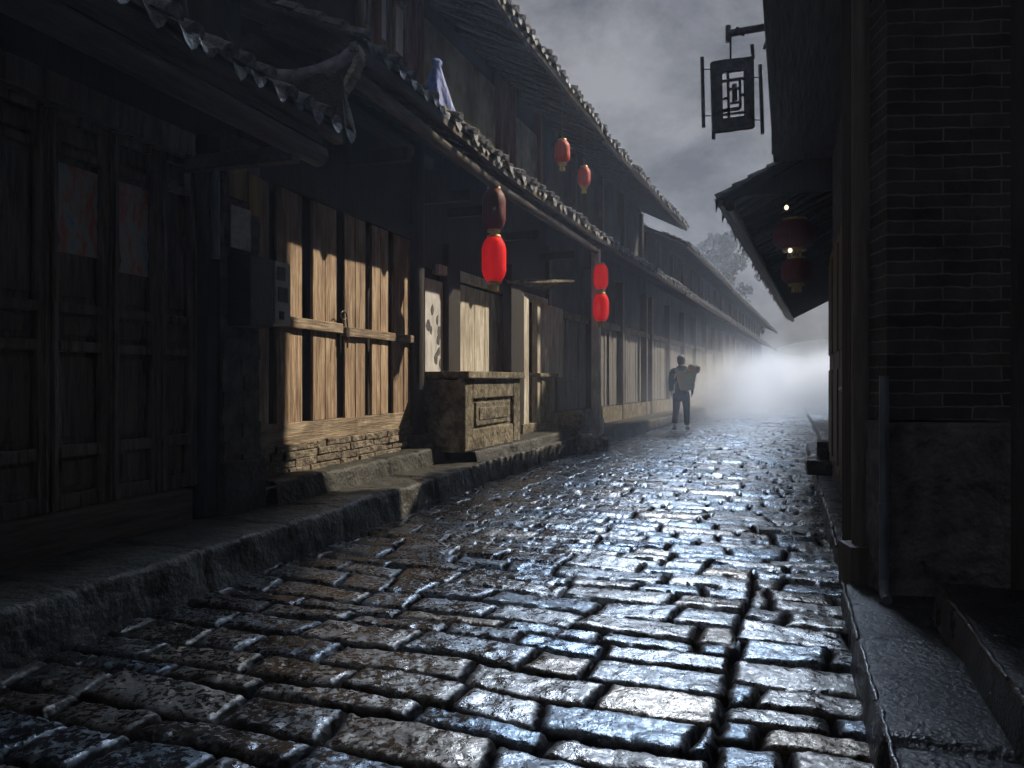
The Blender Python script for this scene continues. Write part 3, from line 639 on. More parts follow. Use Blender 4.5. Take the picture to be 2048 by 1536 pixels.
ct = TH('stall_counter', 'waist high stone counter with a sunken front panel in front of the open stall', 'counter', L2, .7, .3, .38)
sa, sb = pxs(931, .6), pxs(1040, .6)
b = ct.mb(); b.box(sa + .02, sb - .02, .06, .56, .36, 1.20)
for (x0, x1, z0, z1) in ((sa, sa + .22, .38, 1.22), (sb - .24, sb, .38, 1.22), (sa + .22, sb - .24, .98, 1.22), (sa + .22, sb - .24, .38, .62)): b.box(x0, x1, .5, .60 + random.uniform(-.004, .004), z0, z1, .006)
ct.part('body', b, M['counter'], bevel=.012)
b = ct.mb(); b.box(sa - .05, sb + .05, .0, .66, 1.22, 1.30, .006); ct.part('counter_top', b, M['counter'], bevel=.012)
b = ct.mb(); b.box(sa + .34, sb - .36, .55, .585, .66, .93, .006); b.box(sa + .42, sb - .44, .58, .60, .72, .87); ct.part('front_panel', b, M['counter'], bevel=.01)

# ---- far left houses, each its own, fading into the mist
def far_house(s0, s1, ze, zu, label, seed, wallm, slats=True, detail=True):
    h = TH('timber_house', label, 'house', L3, (s0 + s1) / 2, 0, .25, 'old houses along the left side')
    b = h.mb(); b.box(s0 + .02, s1, -.6, -.12, .2, 4.2 if zu else ze + .3); h.part('wall', b, wallm)
    b = h.mb(); s_ = s0 + .1; r = random.Random(seed)
    while s_ < s1 - .3:
        wd = r.uniform(.16, .24)
        if r.random() > .12: b.box(s_, s_ + wd - .03, -.11, -.06 + r.uniform(-.01, .01), .62, 2.35)
        s_ += wd
    h.part('board_front', b, mat('grey_boards', (.09, .09, .09), (.25, .24, .23), 14, GV, .8, .5), bevel=0)
    b = h.mb(); b.box(s0, s1, -.12, .05, .25, .6, .01); b.box(s0, s1, -.12, .0, 2.36, 2.5); h.part('sill', b, M['counter'])
    b = h.mb()
    for q in range(int((s1 - s0) / 2.6) + 1): b.box(s0 + q * 2.6 + .05, s0 + q * 2.6 + .2, -.14, .06, .25, ze - .1)
    h.part('post', b, M['dark_beam'], split=1)
    tile_roof(h, s0 + .02, s1, 1.0, ze, -.2, ze + .5, .2, seed=seed, jit=.025, rafters=detail, maxrow=3 if detail else 1, seg=6 if detail else 4)
    if zu:
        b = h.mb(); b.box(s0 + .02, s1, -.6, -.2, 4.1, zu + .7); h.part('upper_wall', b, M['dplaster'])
        b = h.mb()
        for q in range(int((s1 - s0) / 2) + 1): b.box(s0 + q * 2 + .05, s0 + q * 2 + .17, -.22, -.1, 4.1, zu + .4)
        h.part('upper_post', b, M['dark_beam'], split=1)
        tile_roof(h, s0 + .02, s1, 1.05, zu, -.35, zu + .7, .2, seed=seed + 3, name='upper_roof', rafters=detail, maxrow=4 if detail else 2, seg=6 if detail else 4, back=(-3.6, zu - 1.2))
    return h
far_house(.02, 8.4, 3.64, 5.38, 'grey boarded house just past the stall with the white lantern post in front', 21, M['dplaster'])
far_house(8.5, 19, 3.62, 4.95, 'misty two storey house beyond the grey boarded one with the lower upper roof', 22, M['dplaster'])
far_house(19.1, 32, 3.6, 4.9, 'house fading in the mist behind the walking person, two past the lantern post', 23, M['dplaster'], detail=False)
far_house(32.1, 50, 3.55, 4.9, 'farthest left house almost lost in the mist at the street end', 24, M['dplaster'], detail=False)

po = solo('lantern_post', L3, .35, .83, .25, lambda b: (b.box(-.07, .07, -.07, .07, 0, 3.3), b.box(-.11, .11, -.11, .11, 0, .3)), M['white_post'], 'whitewashed square post standing at the pavement edge behind the pair of red lanterns', 'post', bevel=.01)

# ================================================================== right row
r1 = TH('brick_house', 'tall dark brick house on the right with projecting upper floor', 'house', RR, 1, -1, .12)
# end pier facing the camera: turned square to the viewer
PF = Fr(1.86, 3.75, 92, -1)     # s runs to the right, n toward the camera side
pf = MB(Fr(1.86, 3.75, 90, 1), (0, 0, 0))
def pier_part(name, fn, m, bevel=0, parent=None, at=(1.875, 3.75)):
    b = MB(WF, (0, 0, 0)); fn(b); o = b.mesh(name, m, bevel); o.parent = r1.o
    bpy.context.view_layer.update(); o.matrix_parent_inverse = r1.o.matrix_world.inverted()
    o.location = (at[0], at[1], 0); o.rotation_euler = (0, 0, R(-4)); return o
pier_part('brick_pier', lambda b: b.box(0, .60, -.32, 0, 1.0, 8.2), M['brick'])
def rough_base(b):
    b.box(-.02, .63, -.34, .015, .1, .99)
pier_part('pier_base', rough_base, mat('pecked_base_stone', (.05, .052, .06), (.17, .17, .18), 7, rough=.7, bump=1, bscale=22, bdist=.03), bevel=.02)
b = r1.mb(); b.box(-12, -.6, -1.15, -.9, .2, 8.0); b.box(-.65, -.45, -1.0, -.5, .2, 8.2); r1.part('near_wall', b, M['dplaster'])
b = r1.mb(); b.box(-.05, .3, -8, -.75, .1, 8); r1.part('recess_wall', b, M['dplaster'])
b = r1.mb(); b.box(.35, 4.34, -.6, .0, .1, 3.7); r1.part('ground_wall', b, M['brick'])
b = r1.mb()
for s_ in (.9, 1.75, 2.6, 3.45): b.box(s_, s_ + .75, .002, .035, .35, 2.5); b.box(s_ + .08, s_ + .67, .035, .05, .45, 1.3); b.box(s_ + .08, s_ + .67, .035, .05, 1.45, 2.4)
r1.part('shutter', b, mat('ochre_shutter_wood', (.05, .04, .015), (.13, .10, .04), 12, GV, .6, .4), bevel=.008, split=3)
b = r1.mb(); b.box(-.3, 4.33, -.6, .54, 3.66, 8.0); r1.part('upper_wall', b, M['black_wood'])
b = r1.mb(); b.box(-.45, 4.36, -.6, .60, 3.6, 3.72); b.box(4.30, 4.40, .2, .62, 3.7, 8.0); r1.part('jetty_beam', b, M['dark_beam'], bevel=.01)
b = r1.mb()
b.prism([(4.39, .54, 3.7), (4.39, .60, 3.75), (4.39, .60, 4.7), (4.39, .64, 5.8), (4.39, .70, 8), (4.39, .5, 8)], (.05, 0, 0)); r1.part('barge_board', b, M['dark_beam'])
b = r1.mb(); b.box(-12, 4.5, -3, .95, 8.0, 8.15); r1.part('roof', b, M['tile'])
# timber corner post and downpipe
cp = RR.w(.0, 0, 0)
pier_part('corner_post', lambda b: (b.tube([(0, 0, .1), (.0, 0, 3.7)], .062, 12), b.box(-.10, .09, -.09, .09, .08, .32)), mat('grey_post_wood', (.05, .045, .04), (.13, .12, .10), 14, GV, .6, .6), at=(1.885, 4.02))
pier_part('post_frame', lambda b: b.box(-.10, .12, -.08, .05, .1, 3.7), M['black_wood'], at=(1.98, 4.2))
dp = solo('drain_pipe', WF, 0, 0, 0, lambda b: (b.tube([(0, 0, .16), (0, 0, 1.22)], .022, 10), b.tube([(0, 0, .55), (0, 0, .60)], .028, 10), b.tube([(0, 0, .22), (-.02, .05, .16), (-.03, .09, .15)], .024, 8)), M['pipe'], 'thin blue grey drainpipe standing against the stone base of the brick pier', 'pipe')
dp.location = (1.815, 3.66, 0)
b = r1.mb(); b.lathe([(.004, -.02), (.02, -.014), (.024, 0), (.018, .014), (.004, .02)], (1.9, .06, 1.13), seg=10); r1.part('door_knob', b, M['white_post'])

# rear of the right row : lower shop with an eave and lanterns
def right_house(s0, s1, ze, ov, zr, label, seed, detail, fr=R2):
    h = TH('shop_house', label, 'house', fr, (s0 + s1) / 2, -.5, .12, 'low shops along the right side')
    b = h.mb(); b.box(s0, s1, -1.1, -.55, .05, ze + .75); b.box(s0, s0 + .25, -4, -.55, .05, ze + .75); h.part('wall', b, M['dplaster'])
    b = h.mb()
    for q in range(int((s1 - s0) / 1.6)): b.box(s0 + .3 + q * 1.6, s0 + 1.6 + q * 1.6, -.55, -.50, .4, 2.5)
    h.part('shutter', b, M['dark_wood'], split=1)
    b = h.mb()
    for q in range(int((s1 - s0) / 1.6) + 1): b.box(s0 + .1 + q * 1.6, s0 + .24 + q * 1.6, -.5, -.4, .1, ze)
    h.part('post', b, M['dark_beam'], split=1)
    tile_roof(h, s0 - .15, s1, ov, ze, -.6, ze + .34 / .7 * (ov + .6), .2, seed=seed, rafters=detail, maxrow=9 if detail else 2, seg=6 if detail else 4, back=None)
    b = h.mb(); zz = ze + .34 / .7 * (ov + .6); b.hexa([(s0, -.6, zz - .06), (s1, -.6, zz - .06), (s1, -2.6, zr - .06), (s0, -2.6, zr - .06), (s0, -.6, zz), (s1, -.6, zz), (s1, -2.6, zr), (s0, -2.6, zr)]); h.part('upper_slope', b, M['tile'])
    b = h.mb(); b.prism([(s0, -.6, ze), (s0, ov - .2, ze + .02), (s0, -.6, zz - .1)], (.06, 0, 0)); h.part('gable_board', b, M['black_wood'])
    b = h.mb(); b.tube([(s0 - .1, ov - .12, ze - .1), (s1, ov - .12, ze - .1)], .06, 8); h.part('purlin', b, M['dark_beam'])
    return h
right_house(.25, 18.0, 3.30, 1.2, 5.0, 'low dark shop past the brick house with a tiled eave and hanging dull red lanterns', 31, True)
wg = TH('shade_block', 'unseen tall block added behind the low lantern shop to cast shade', 'house', R2, 12.2, -3, .0)  # unseen block added to keep sun off the far left fronts
b = wg.mb(); b.box(11.0, 13.4, -6, -1.3, 0, 10.6); wg.part('wall', b, M['dplaster'])
b = wg.mb(); b.hexa([(10.8, -.9, 10.5), (13.6, -.9, 10.5), (13.6, -3.6, 11.8), (10.8, -3.6, 11.8), (10.8, -.9, 10.62), (13.6, -.9, 10.62), (13.6, -3.6, 11.92), (10.8, -3.6, 11.92)]); wg.part('roof', b, M['tile'])
for (s_, n_, z_, lab) in ((.8, .50, 3.27, 'small lit bulb above the wide dull red lantern'), (.85, .46, 2.76, 'small lit bulb between the two dull red lanterns')):
    t = TH('light_bulb', lab, 'light bulb', R2, s_, n_, z_, 'bulbs by the right hand lanterns')
    b = t.rel(); b.lathe([(.006, -.028), (.02, -.02), (.027, 0), (.02, .02), (.01, .03)], seg=12); t.part('globe', b, M['bulb'])
    b = t.rel(); b.lathe([(.012, .028), (.013, .055), (.006, .06)], seg=10); b.tube([(0, 0, .05), (0, 0, .22)], .004, 5); t.part('socket', b, M['ink'])

# hanging sign on its bracket
sg = TH('hanging_sign', 'black rectangular lattice signboard with side rods hanging from an iron bracket against the sky', 'sign', WF, 2.0, -6.2, 3.6)
SD = 6.2
def sx(px): return (px - 1024) / 1500 * SD
def sz(py): return 1.2 + (760 - py) / 1500 * SD
b = sg.mb()
def ln(b, x0, y0, x1, y1, r=.012, n=-SD): b.tube([(sx(x0), n, sz(y0)), (sx(x1), n, sz(y1))], r, 7)
ln(b, 1575, 46, 1455, 68, .03); ln(b, 1456, 52, 1456, 84, .022); ln(b, 1470, 60, 1490, 66, .03); ln(b, 1540, 60, 1528, 98, .012)
ln(b, 1461, 70, 1461, 118, .009)
for i in range(5): ln(b, 1530 + i * 3, 66 + i * 5, 1546 - i * 2, 70 + i * 6, .010)
sg.part('bracket', b, M['ink'])
def quad(b, pts, t=.05, n=-SD): b.prism([(sx(x), n - t / 2, sz(y)) for x, y in pts], (0, t, 0))
b = sg.mb()
A, B_, C_, D_ = (1421, 126), (1506, 114), (1508, 256), (1425, 267)
def lerp2(u, v):
    x = (A[0] * (1 - u) + B_[0] * u) * (1 - v) + (D_[0] * (1 - u) + C_[0] * u) * v; y = (A[1] * (1 - u) + B_[1] * u) * (1 - v) + (D_[1] * (1 - u) + C_[1] * u) * v; return (x, y)
def bar(b, u0, u1, v0, v1, t=.05): quad(b, [lerp2(u0, v0), lerp2(u1, v0), lerp2(u1, v1), lerp2(u0, v1)], t)
bar(b, 0, .24, 0, 1); bar(b, .80, 1, 0, 1); bar(b, .24, .80, 0, .17); bar(b, .24, .80, .82, 1)
sg.part('frame', b, M['ink'], bevel=.004)
b = sg.mb()
for (u0, u1, v0, v1) in ((.24, .80, .27, .30), (.38, .42, .17, .82), (.42, .68, .40, .43), (.66, .70, .27, .70), (.50, .54, .40, .62), (.24, .66, .68, .72), (.5, .6, .35, .58), (.28, .38, .52, .55), (.44, .66, .60, .62), (.70, .80, .5, .53), (.24, .8, .75, .77)): bar(b, u0, u1, v0, v1, .03)
sg.part('lattice', b, M['ink'])
for (x0, y0, x1, y1) in ((1404, 115, 1407, 255), (1504, 90, 1506, 118), (1520, 130, 1525, 268), (1427, 262, 1427, 279)):
    b = sg.mb(); ln(b, x0, y0, x1, y1, .016); sg.part('side_rod', b, M['ink'])
b = sg.mb(); ln(b, 1404, 139, 1425, 139, .005); ln(b, 1406, 232, 1425, 232, .005); ln(b, 1505, 155, 1522, 155, .005); ln(b, 1507, 240, 1524, 240, .005); sg.part('rod_link', b, M['ink'], split=3)

# ================================================================== lanterns
def lantern(label, fr, t, n, z, hgt, rad, m, group, top=.25):
    """z is the bottom of the paper body"""
    L = TH('red_lantern', label, 'lantern', fr, t, n, z, group)
    b = L.rel(); prof = []
    for q in range(9):
        a = q / 8; e = min(1, math.sin(math.pi * min(a, 1 - a) * 2 / .55 / 2) if min(a, 1 - a) < .275 else 1); prof.append((rad * (.62 + .38 * e), a * hgt))
    seg = 32; b.lathe(prof, seg=seg)
    sh = L.part('shade', b, m)
    for v in sh.data.vertices:
        a = math.atan2(v.co.y, v.co.x); f = 1 + .06 * abs(math.sin(a * 7)); v.co.x *= f; v.co.y *= f
    for z0, z1 in ((-.03, .012), (hgt - .012, hgt + .03)):
        b = L.rel(); b.lathe([(rad * .5, z0), (rad * .58, z0), (rad * .60, z1), (rad * .5, z1)], seg=20); L.part('cap', b, M['gold'])
    b = L.rel(); b.tube([(0, 0, hgt + .03), (0, 0, hgt + top)], .006, 6); L.part('cord', b, M['ink'])
    b = L.rel()
    for a in range(0, 360, 40): b.tube([(rad * .3 * math.cos(R(a)), rad * .3 * math.sin(R(a)), -.03), (rad * .34 * math.cos(R(a)), rad * .34 * math.sin(R(a)), -.11)], .008, 4)
    L.part('tassel', b, M['gold'])
    return L
G1 = 'red lanterns under the left eaves'
lantern('bright red cylindrical lantern glowing under the eave in front of the open stall', L2, .05, .86, 2.335, .50, .135, M['red'], G1, .10)
lantern('dull unlit red lantern directly above the bright one by the open stall', L2, .05, .86, 2.93, .46, .13, M['red_dim'], G1, .2)
lantern('upper red lantern of the pair hanging before the whitewashed post', L3, .20, .96, 2.77, .42, .12, M['red'], G1, .35)
lantern('lower red lantern of the pair hanging before the whitewashed post', L3, .20, .96, 2.22, .46, .13, M['red'], G1, .10)
G2 = 'small red lanterns under the upper eave'
lantern('faded orange red lantern high under the upper eave, the nearer of two', L2, 2.62, .9, 4.39, .32, .11, M['red_fade'], G2, .65)
lantern('smaller red lantern high under the upper eave, the farther of two', L2, 3.84, .9, 4.34, .30, .10, M['red_fade'], G2, .7)
G3 = 'dull red lanterns under the right eave'
lantern('wide dull red lantern hanging in deep shade under the right eave', R2, 1.1, .42, 2.82, .34, .24, M['red_dim'], G3, .25)
lantern('smaller dull red lantern below the wide one under the right eave', R2, 1.2, .40, 2.40, .30, .17, M['red_dim'], G3, .25)

# ================================================================== person and basket
PX, PD = 3.97, 17.6
PFr = Fr(PX, PD, 23, 1)          # s = walking direction, n = to the right
def skinmesh(name, joints, edges, m, parent, fr_off, sub=2):
    me = bpy.data.meshes.new(name); me.from_pydata([(p[0], -p[1], p[2]) for p, r in joints], edges, []); o = bpy.data.objects.new(name, me); col.objects.link(o)
    sk = o.modifiers.new('skin', 'SKIN'); lay = me.skin_vertices[0].data if me.skin_vertices else None
    if lay is None:
        bm = bmesh.new(); bm.from_mesh(me); bm.verts.layers.skin.verify(); bm.to_mesh(me); bm.free(); lay = me.skin_vertices[0].data
    for i, (p, r) in enumerate(joints): lay[i].radius = r if hasattr(r, '__len__') else (r, r); lay[i].use_root = (i == 0)
    o.modifiers.new('sub', 'SUBSURF').levels = sub; o.modifiers['sub'].render_levels = sub
    me.materials.append(m); o.parent = parent; return o
pr = TH('person', 'person in a dark jacket and grey trousers walking away up the misty street', 'person', PFr, 0, 0, 0)
pr.o.location.z = .02
# joints: (s forward, n right, z)
J = [((0, 0, .95), (.15, .11)), ((0, 0, 1.12), (.14, .10)), ((.01, 0, 1.30), (.17, .11)), ((.02, 0, 1.42), (.10, .08)), ((.03, -.01, 1.50), (.055, .055)), ((.05, -.01, 1.58), (.075, .085)), ((.06, -.01, 1.66), (.08, .095)), ((.055, -.01, 1.69), (.06, .07)),
     ((0, .10, .90), .09), ((.10, .11, .50), .058), ((.06, .12, .10), .04), ((.16, .13, .04), .035), ((.20, .13, .035), .03),
     ((0, -.10, .90), .09), ((-.02, -.11, .50), .058), ((-.20, -.12, .14), .04), ((-.13, -.13, .05), .035), ((-.07, -.13, .03), .03),
     ((.0, .19, 1.40), .06), ((-.01, .25, 1.14), .045), ((.05, .25, .93), .035), ((.08, .24, .86), .03),
     ((.0, -.19, 1.40), .06), ((.0, -.235, 1.12), .045), ((.06, -.235, .88), .033), ((.08, -.23, .81), .028)]
E_ = [(0, 1), (1, 2), (2, 3), (3, 4), (4, 5), (5, 6), (6, 7), (0, 8), (8, 9), (9, 10), (10, 11), (11, 12), (0, 13), (13, 14), (14, 15), (15, 16), (16, 17), (3, 18), (18, 19), (19, 20), (20, 21), (3, 22), (22, 23), (23, 24), (24, 25)]
# fingers grown from each palm
for (hb, sgn) in ((21, 1), (25, -1)):
    bx_, by_, bz_ = J[hb][0]
    for q, (dx, ln_) in enumerate(((-.028, .07), (-.009, .08), (.010, .075), (.028, .06))):
        J.append(((bx_ + dx * .9, by_ - sgn * .004, bz_ - .035), .010)); E_.append((hb, len(J) - 1))
        J.append(((bx_ + dx, by_ - sgn * .02, bz_ - .035 - ln_ * .6), .008)); E_.append((len(J) - 2, len(J) - 1))
    J.append(((bx_ + .045, by_ - sgn * .02, bz_ - .01), .010)); E_.append((hb, len(J) - 1))
body = skinmesh('body', J, E_, M['skin'], pr.o, 0)
JJ = [((0, 0, .98), (.20, .15)), ((0, 0, .80), (.235, .165)), ((0, 0, 1.15), (.20, .15)), ((.01, 0, 1.33), (.215, .15)), ((.015, 0, 1.43), (.12, .10)), ((.03, -.005, 1.50), (.075, .075)),
      ((0, .21, 1.38), .085), ((-.01, .25, 1.14), .068), ((.05, .25, .95), .055),
      ((0, -.21, 1.38), .085), ((.0, -.235, 1.12), .07), ((.06, -.235, .90), .058), ((0, 0, .66), (.24, .17))]
skinmesh('jacket', JJ, [(0, 1), (0, 2), (2, 3), (3, 4), (4, 5), (4, 6), (6, 7), (7, 8), (4, 9), (9, 10), (10, 11), (1, 12)], M['cloth'], pr.o, 0)
TT = [((0, 0, .92), (.15, .12)), ((0, .10, .82), .115), ((.09, .11, .50), .085), ((.07, .12, .22), .07), ((.06, .12, .10), .068), ((0, -.10, .82), .115), ((-.03, -.11, .50), .085), ((-.15, -.12, .24), .07), ((-.20, -.12, .15), .066)]
skinmesh('trousers', TT, [(0, 1), (1, 2), (2, 3), (3, 4), (0, 5), (5, 6), (6, 7), (7, 8)], M['trouser'], pr.o, 0)
HB = MB(PFr, (0, 0, 0)); HB.lathe([(.05, -.12), (.083, -.09), (.098, -.03), (.102, .02), (.092, .06), (.068, .092), (.035, .108), (.008, .112)], (.035, -.01, 1.66), 16, 1.1, .95)
o = HB.mesh('hair', M['hair']); o.parent = pr.o
SS = MB(PFr, (0, 0, 0))
for (cx, cy, cz) in ((.13, .125, .04), (-.12, -.125, .05)): SS.lathe([(.045, -.035), (.05, -.01), (.042, .03), (.03, .045)], (cx - .03, cy, cz), 12, 2.1, 1)
o = SS.mesh('shoe', M['ink']); o.parent = pr.o
for side in (1, -1):   # ears, nose : features of the head
    pass
bk = TH('basket', 'yellow cane back basket carried behind the right shoulder of the walking person', 'basket', PFr, -.30, .17, .96)
b = bk.rel(); b.lathe([(.13, 0), (.16, .06), (.20, .22), (.23, .38), (.235, .43), (.21, .43), (.20, .38), (.17, .2), (.12, .06), (.05, .03)], seg=24, sx=.8); bs = bk.part('weave', b, M['basket'])
b = bk.rel()
for z_, r_ in ((.06, .165), (.22, .205), (.43, .24)): b.tube([(r_ * .8 * math.cos(R(a)), r_ * math.sin(R(a)), z_) for a in range(0, 361, 20)], .010, 6)
bk.part('rim', b, M['basket'])
b = bk.rel(); b.tube([(.08, -.12, .33), (.27, -.14, .44), (.36, -.12, .30), (.3, -.1, .1), (.08, -.08, .05)], .012, 6); bk.part('strap', b, M['ink'])
def rock(b, c, r, seed):
    rr = random.Random(seed); bm = bmesh.new(); bmesh.ops.create_icosphere(bm, subdivisions=2, radius=1)
    for v in bm.verts: v.co *= 1 + rr.uniform(-.12, .12); v.co.x = max(-.75, min(.75, v.co.x)); v.co.z = max(-.7, min(.7, v.co.z)); v.co.y = max(-.8, min(.8, v.co.y))
    pts = [(c[0] + v.co.x * r[0], c[1] + v.co.y * r[1], c[2] + v.co.z * r[2]) for v in bm.verts]; fs = [tuple(v.index for v in f.verts) for f in bm.faces]; bm.free(); b.poly(pts, fs)
def bun(b): rock(b, (0, 0, 0), (.10, .17, .13), 8)
o = solo('cloth_bundle', PFr, -.28, .34, 1.44, bun, M['orange'], 'straw coloured cloth bundle sticking out of the cane basket', 'bundle')
o2 = solo('paper_packet', PFr, -.44, .33, 1.44, lambda b: b.prism([(0, -.10, .03), (0, .0, -.07), (0, .12, -.08), (0, .09, .02), (0, -.02, .12), (0, -.09, .10)], (.05, 0, 0)), M['bundle'], 'pale packet on top of the cane basket catching the light', 'packet', bevel=.015)

# ================================================================== stones by the path and small things
stones = [(L2, 3.9, .9, .30, .22, 'low rough boulder at the pavement edge past the counter'), (L2, 4.4, .95, .26, .18, 'rounded pale boulder beside the lantern post foot'), (L3, .1, 1.05, .2, .16, 'small pale stone in the street in front of the lantern post'), (L3, -.3, .62, .42, .28, 'tall broken stone leaning by the lantern post foot')]
for i, (fr, s_, n_, h_, w_, lab) in enumerate(stones):
    solo('boulder', fr, s_, n_, .02 if n_ > .75 else .25, lambda b: rock(b, (0, 0, h_ * .5), (w_, w_ * .8, h_ * .75), i), M['rubble'], lab, 'stone', 'rough stones by the lantern post', bevel=.02)
for i, (s_, n_, z_, sz_, lab) in enumerate([(5.0, .10, .12, (.55, .30, .17), 'flat dark stone block at the foot of the right wall by the bright gap'), (5.05, .02, .29, (.30, .22, .20), 'small dark block stacked on the flat stone by the bright gap')]):
    solo('stone_block', RR, s_, n_, z_, lambda b: b.box(-sz_[0] / 2, sz_[0] / 2, -sz_[1] / 2, sz_[1] / 2, 0, sz_[2], .012), M['kerb'], lab, 'stone', bevel=.015)
# dark boulder resting at the counter foot
# weeds and moss on the left eaves (uncountable)
def tuft(b, c, h, k, rr):
    for _ in range(k):
        a = rr.uniform(0, 6.3); l = h * rr.uniform(.5, 1.1); dx, dy = math.cos(a) * l * .5, math.sin(a) * l * .5; w_ = .006
        b.poly([(c[0] - w_, c[1], c[2]), (c[0] + w_, c[1] + w_, c[2]), (c[0] + dx * .6 + w_, c[1] + dy * .6, c[2] + l * .7), (c[0] + dx, c[1] + dy, c[2] + l)], [(0, 1, 2), (0, 2, 3)])
wd = MB(L1, (0, 0, 0)); rr = random.Random(5)
for _ in range(260):
    s_ = rr.uniform(3.7, 5.4); tuft(wd, (s_, rr.uniform(.78, 1.0), 3.66 + rr.uniform(0, .08)), rr.uniform(.04, .10), 7, rr)
for _ in range(120): s_ = rr.uniform(1.9, 3.6); tuft(wd, (s_, rr.uniform(.8, 1.0), 3.68), rr.uniform(.03, .07), 5, rr)
o = wd.mesh('roof_weeds', M['weed']); o.location = (L1.o.x, L1.o.y, 0); o.rotation_euler = (0, 0, L1.rz); tag(o, 'green weeds growing between the tiles along the edge of the left eave', 'weeds', kind='stuff')
wd = MB(L2, (0, 0, 0))
for _ in range(260): s_ = rr.uniform(0, 4.6); tuft(wd, (s_, rr.uniform(.8, 1.0), 3.68), rr.uniform(.03, .08), 5, rr)
o = wd.mesh('roof_weeds', M['weed']); o.location = (L2.o.x, L2.o.y, 0); o.rotation_euler = (0, 0, L2.rz); tag(o, 'dry weeds growing along the eave above the open stall', 'weeds', kind='stuff')

# overhead wires
def wire(fr, pts, lab, r=.006):
    b = MB(WF, (0, 0, 0)); b.tube(pts, r, 6); o = b.mesh('wire', M['pipe']); tag(o, lab, 'wire'); return o
def wpt(px, py, D): return ((px - 1024) / 1500 * D, -D, 1.2 + (760 - py) / 1500 * D)
wire(WF, [wpt(365, -40, 4.6), wpt(372, 20, 4.65), wpt(382, 60, 4.7), wpt(390, 80, 4.8)], 'pale cable hanging down beside the dark upper wall at top left', .009)
wire(WF, [wpt(450, 60, 5.3), wpt(480, 115, 5.3), wpt(492, 145, 5.35), wpt(500, 170, 5.4)], 'thin wire dropping onto the upturned roof ridge', .005)

# ================================================================== far trees and hill
def tree(x, y, h, r, label, seed):
    rr = random.Random(seed); t = TH('tree', label, 'tree', WF, x, -y, 0, 'trees behind the far roofs')
    b = t.rel(); b.tube([(0, 0, -.2), (.1, .05, h * .3), (-.05, .1, h * .6), (0, 0, h * .85)], [.22, .17, .12, .04], 8)
    for k in range(9):
        a = rr.uniform(0, 6.3); z = h * rr.uniform(.35, .75); b.tube([(0, 0, z), (math.cos(a) * r * .4, math.sin(a) * r * .4, z + h * .08), (math.cos(a) * r * .8, math.sin(a) * r * .8, z + h * .14)], [.07, .04, .015], 5)
    t.part('trunk', b, M['bark'])
    b = t.rel()
    for k in range(60):
        a = rr.uniform(0, 6.3); q = rr.uniform(0, 1) ** .6 * r; z = h * rr.uniform(.38, 1.0); q *= math.sin(min(1, max(.15, (1.12 - z / h) / .5)) * 1.57)
        cx, cy = math.cos(a) * q, math.sin(a) * q; cr_ = rr.uniform(.3, .6) * r * .35
        for m_ in range(64):
            v = Vector((rr.gauss(0, 1), rr.gauss(0, 1), rr.gauss(0, .7))).normalized() * cr_ * rr.uniform(.4, 1.1); p = Vector((cx, cy, z)) + v; e = rr.uniform(.10, .24)
            u_ = Vector((rr.uniform(-1, 1), rr.uniform(-1, 1), rr.uniform(-1, 1))).normalized(); w_ = u_.cross(Vector((rr.uniform(-1, 1), 1, .3))).normalized()
            b.poly([tuple(p - u_ * e), tuple(p - w_ * e * .5), tuple(p + u_ * e), tuple(p + w_ * e * .5)], [(0, 1, 2, 3)])
    t.part('crown', b, M['leaf'])
tree(17.0, 60, 12.9, 3.2, 'dark leafy tree rising behind the far roofs, nearest the right wall', 1)
tree(17.0, 66, 13.2, 3.0, 'dark tree in the middle behind the far roofs', 2)
tree(15.0, 63, 11.4, 2.6, 'lower dark tree at the left behind the far roofs', 3)
hx = np.linspace(-40, 160, 90); hy = np.linspace(85, 150, 12); HX, HY = np.meshgrid(hx, hy)
HZ = -1 + (fbm(HX * .05, HY * .05, 4, 8)) * 11 * np.sin(np.clip((HY - 85) / 65, 0, 1) * 3.14)
o = grid_obj('hill', HX, HY, HZ, M['hill']); o['kind'] = 'structure'
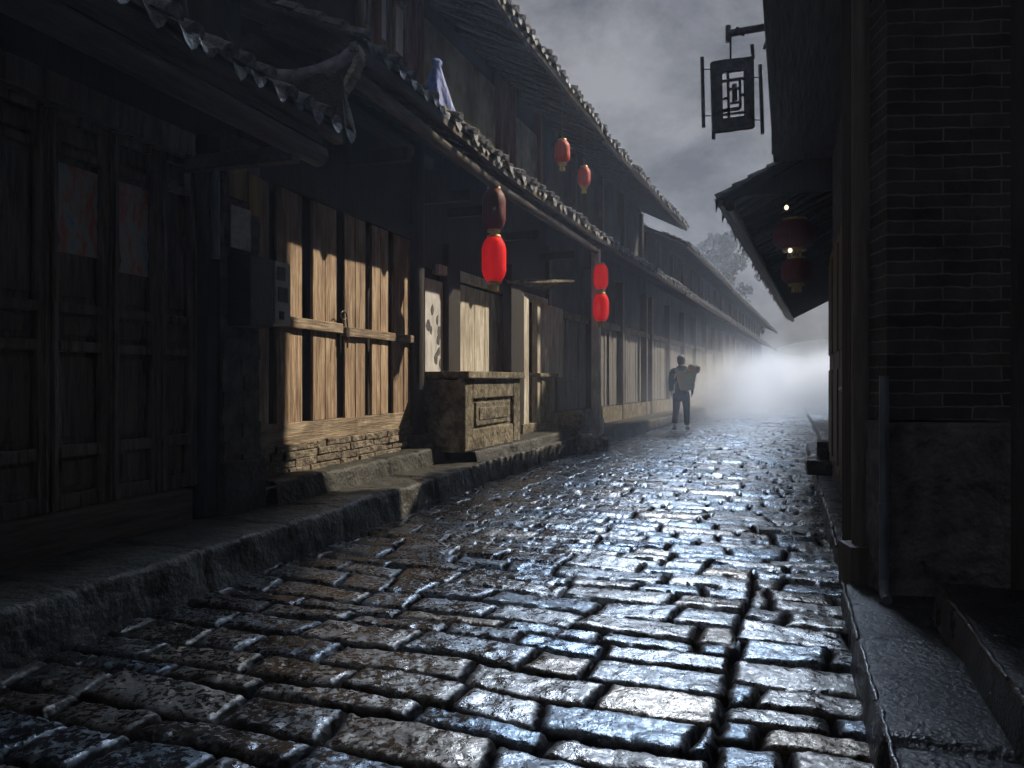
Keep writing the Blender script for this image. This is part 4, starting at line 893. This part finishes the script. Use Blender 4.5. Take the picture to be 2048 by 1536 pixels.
# ================================================================== haze and low mist
def volume(name, loc, size, rz, dens, colr, aniso, node_fn=None, label=None):
    b = MB(WF, (0, 0, 0)); b.box(-size[0] / 2, size[0] / 2, -size[1] / 2, size[1] / 2, 0, size[2]); m = bpy.data.materials.new(name + '_air'); m.use_nodes = True; t = m.node_tree; t.nodes.clear()
    o_ = t.nodes.new('ShaderNodeOutputMaterial'); v = t.nodes.new('ShaderNodeVolumePrincipled'); v.inputs['Density'].default_value = dens; v.inputs['Color'].default_value = (*colr, 1); v.inputs['Anisotropy'].default_value = aniso
    t.links.new(v.outputs[0], o_.inputs['Volume'])
    if node_fn: node_fn(t, v)
    o = b.mesh(name, m); o.location = loc; o.rotation_euler = (0, 0, rz); o['kind'] = 'stuff'; o['label'] = label; o['category'] = 'mist'; return o
volume('haze', (0, 30, -1.4), (90, 80, 14.6), 0, .0028, (.85, .9, 1.0), .5, None, 'thin night haze filling the whole street')
def mist_nodes(t, v):
    tc = t.nodes.new('ShaderNodeTexCoord'); n = t.nodes.new('ShaderNodeTexNoise'); n.inputs['Scale'].default_value = .75; n.inputs['Detail'].default_value = 5; n.inputs['Distortion'].default_value = .8
    t.links.new(tc.outputs['Object'], n.inputs['Vector'])
    mr = t.nodes.new('ShaderNodeMapRange'); mr.inputs[1].default_value = .42; mr.inputs[2].default_value = .66; mr.inputs[3].default_value = 0.008; mr.inputs[4].default_value = .17
    t.links.new(n.outputs[0], mr.inputs[0])
    sp = t.nodes.new('ShaderNodeSeparateXYZ'); t.links.new(tc.outputs['Object'], sp.inputs[0])
    def fall(sock, a, b_, inv=False):
        q = t.nodes.new('ShaderNodeMapRange'); q.interpolation_type = 'SMOOTHSTEP'; q.inputs[1].default_value = a; q.inputs[2].default_value = b_; q.inputs[3].default_value = 1 if inv else 0; q.inputs[4].default_value = 0 if inv else 1
        t.links.new(sock, q.inputs[0]); return q.outputs[0]
    def mul(a, b_):
        q = t.nodes.new('ShaderNodeMath'); q.operation = 'MULTIPLY'; t.links.new(a, q.inputs[0]); t.links.new(b_, q.inputs[1]); return q.outputs[0]
    d = mul(mr.outputs[0], fall(sp.outputs['Z'], 0, 2.9, True)); d = mul(d, fall(sp.outputs['X'], -22, -17.5))
    q = t.nodes.new('ShaderNodeMapRange'); q.interpolation_type = 'SMOOTHSTEP'; q.inputs[1].default_value = -13; q.inputs[2].default_value = 4; q.inputs[3].default_value = .45; q.inputs[4].default_value = 6.5
    t.links.new(sp.outputs['X'], q.inputs[0]); d = mul(d, q.outputs[0]); t.links.new(d, v.inputs['Density'])
c_ = L3.w(18.5, 2.6, .0)
volume('mist', (c_.x, c_.y, .0), (44, 9, 4.4), L3.rz, .05, (.95, .97, 1.0), .5, mist_nodes, 'drifting low mist hanging over the far cobbles')
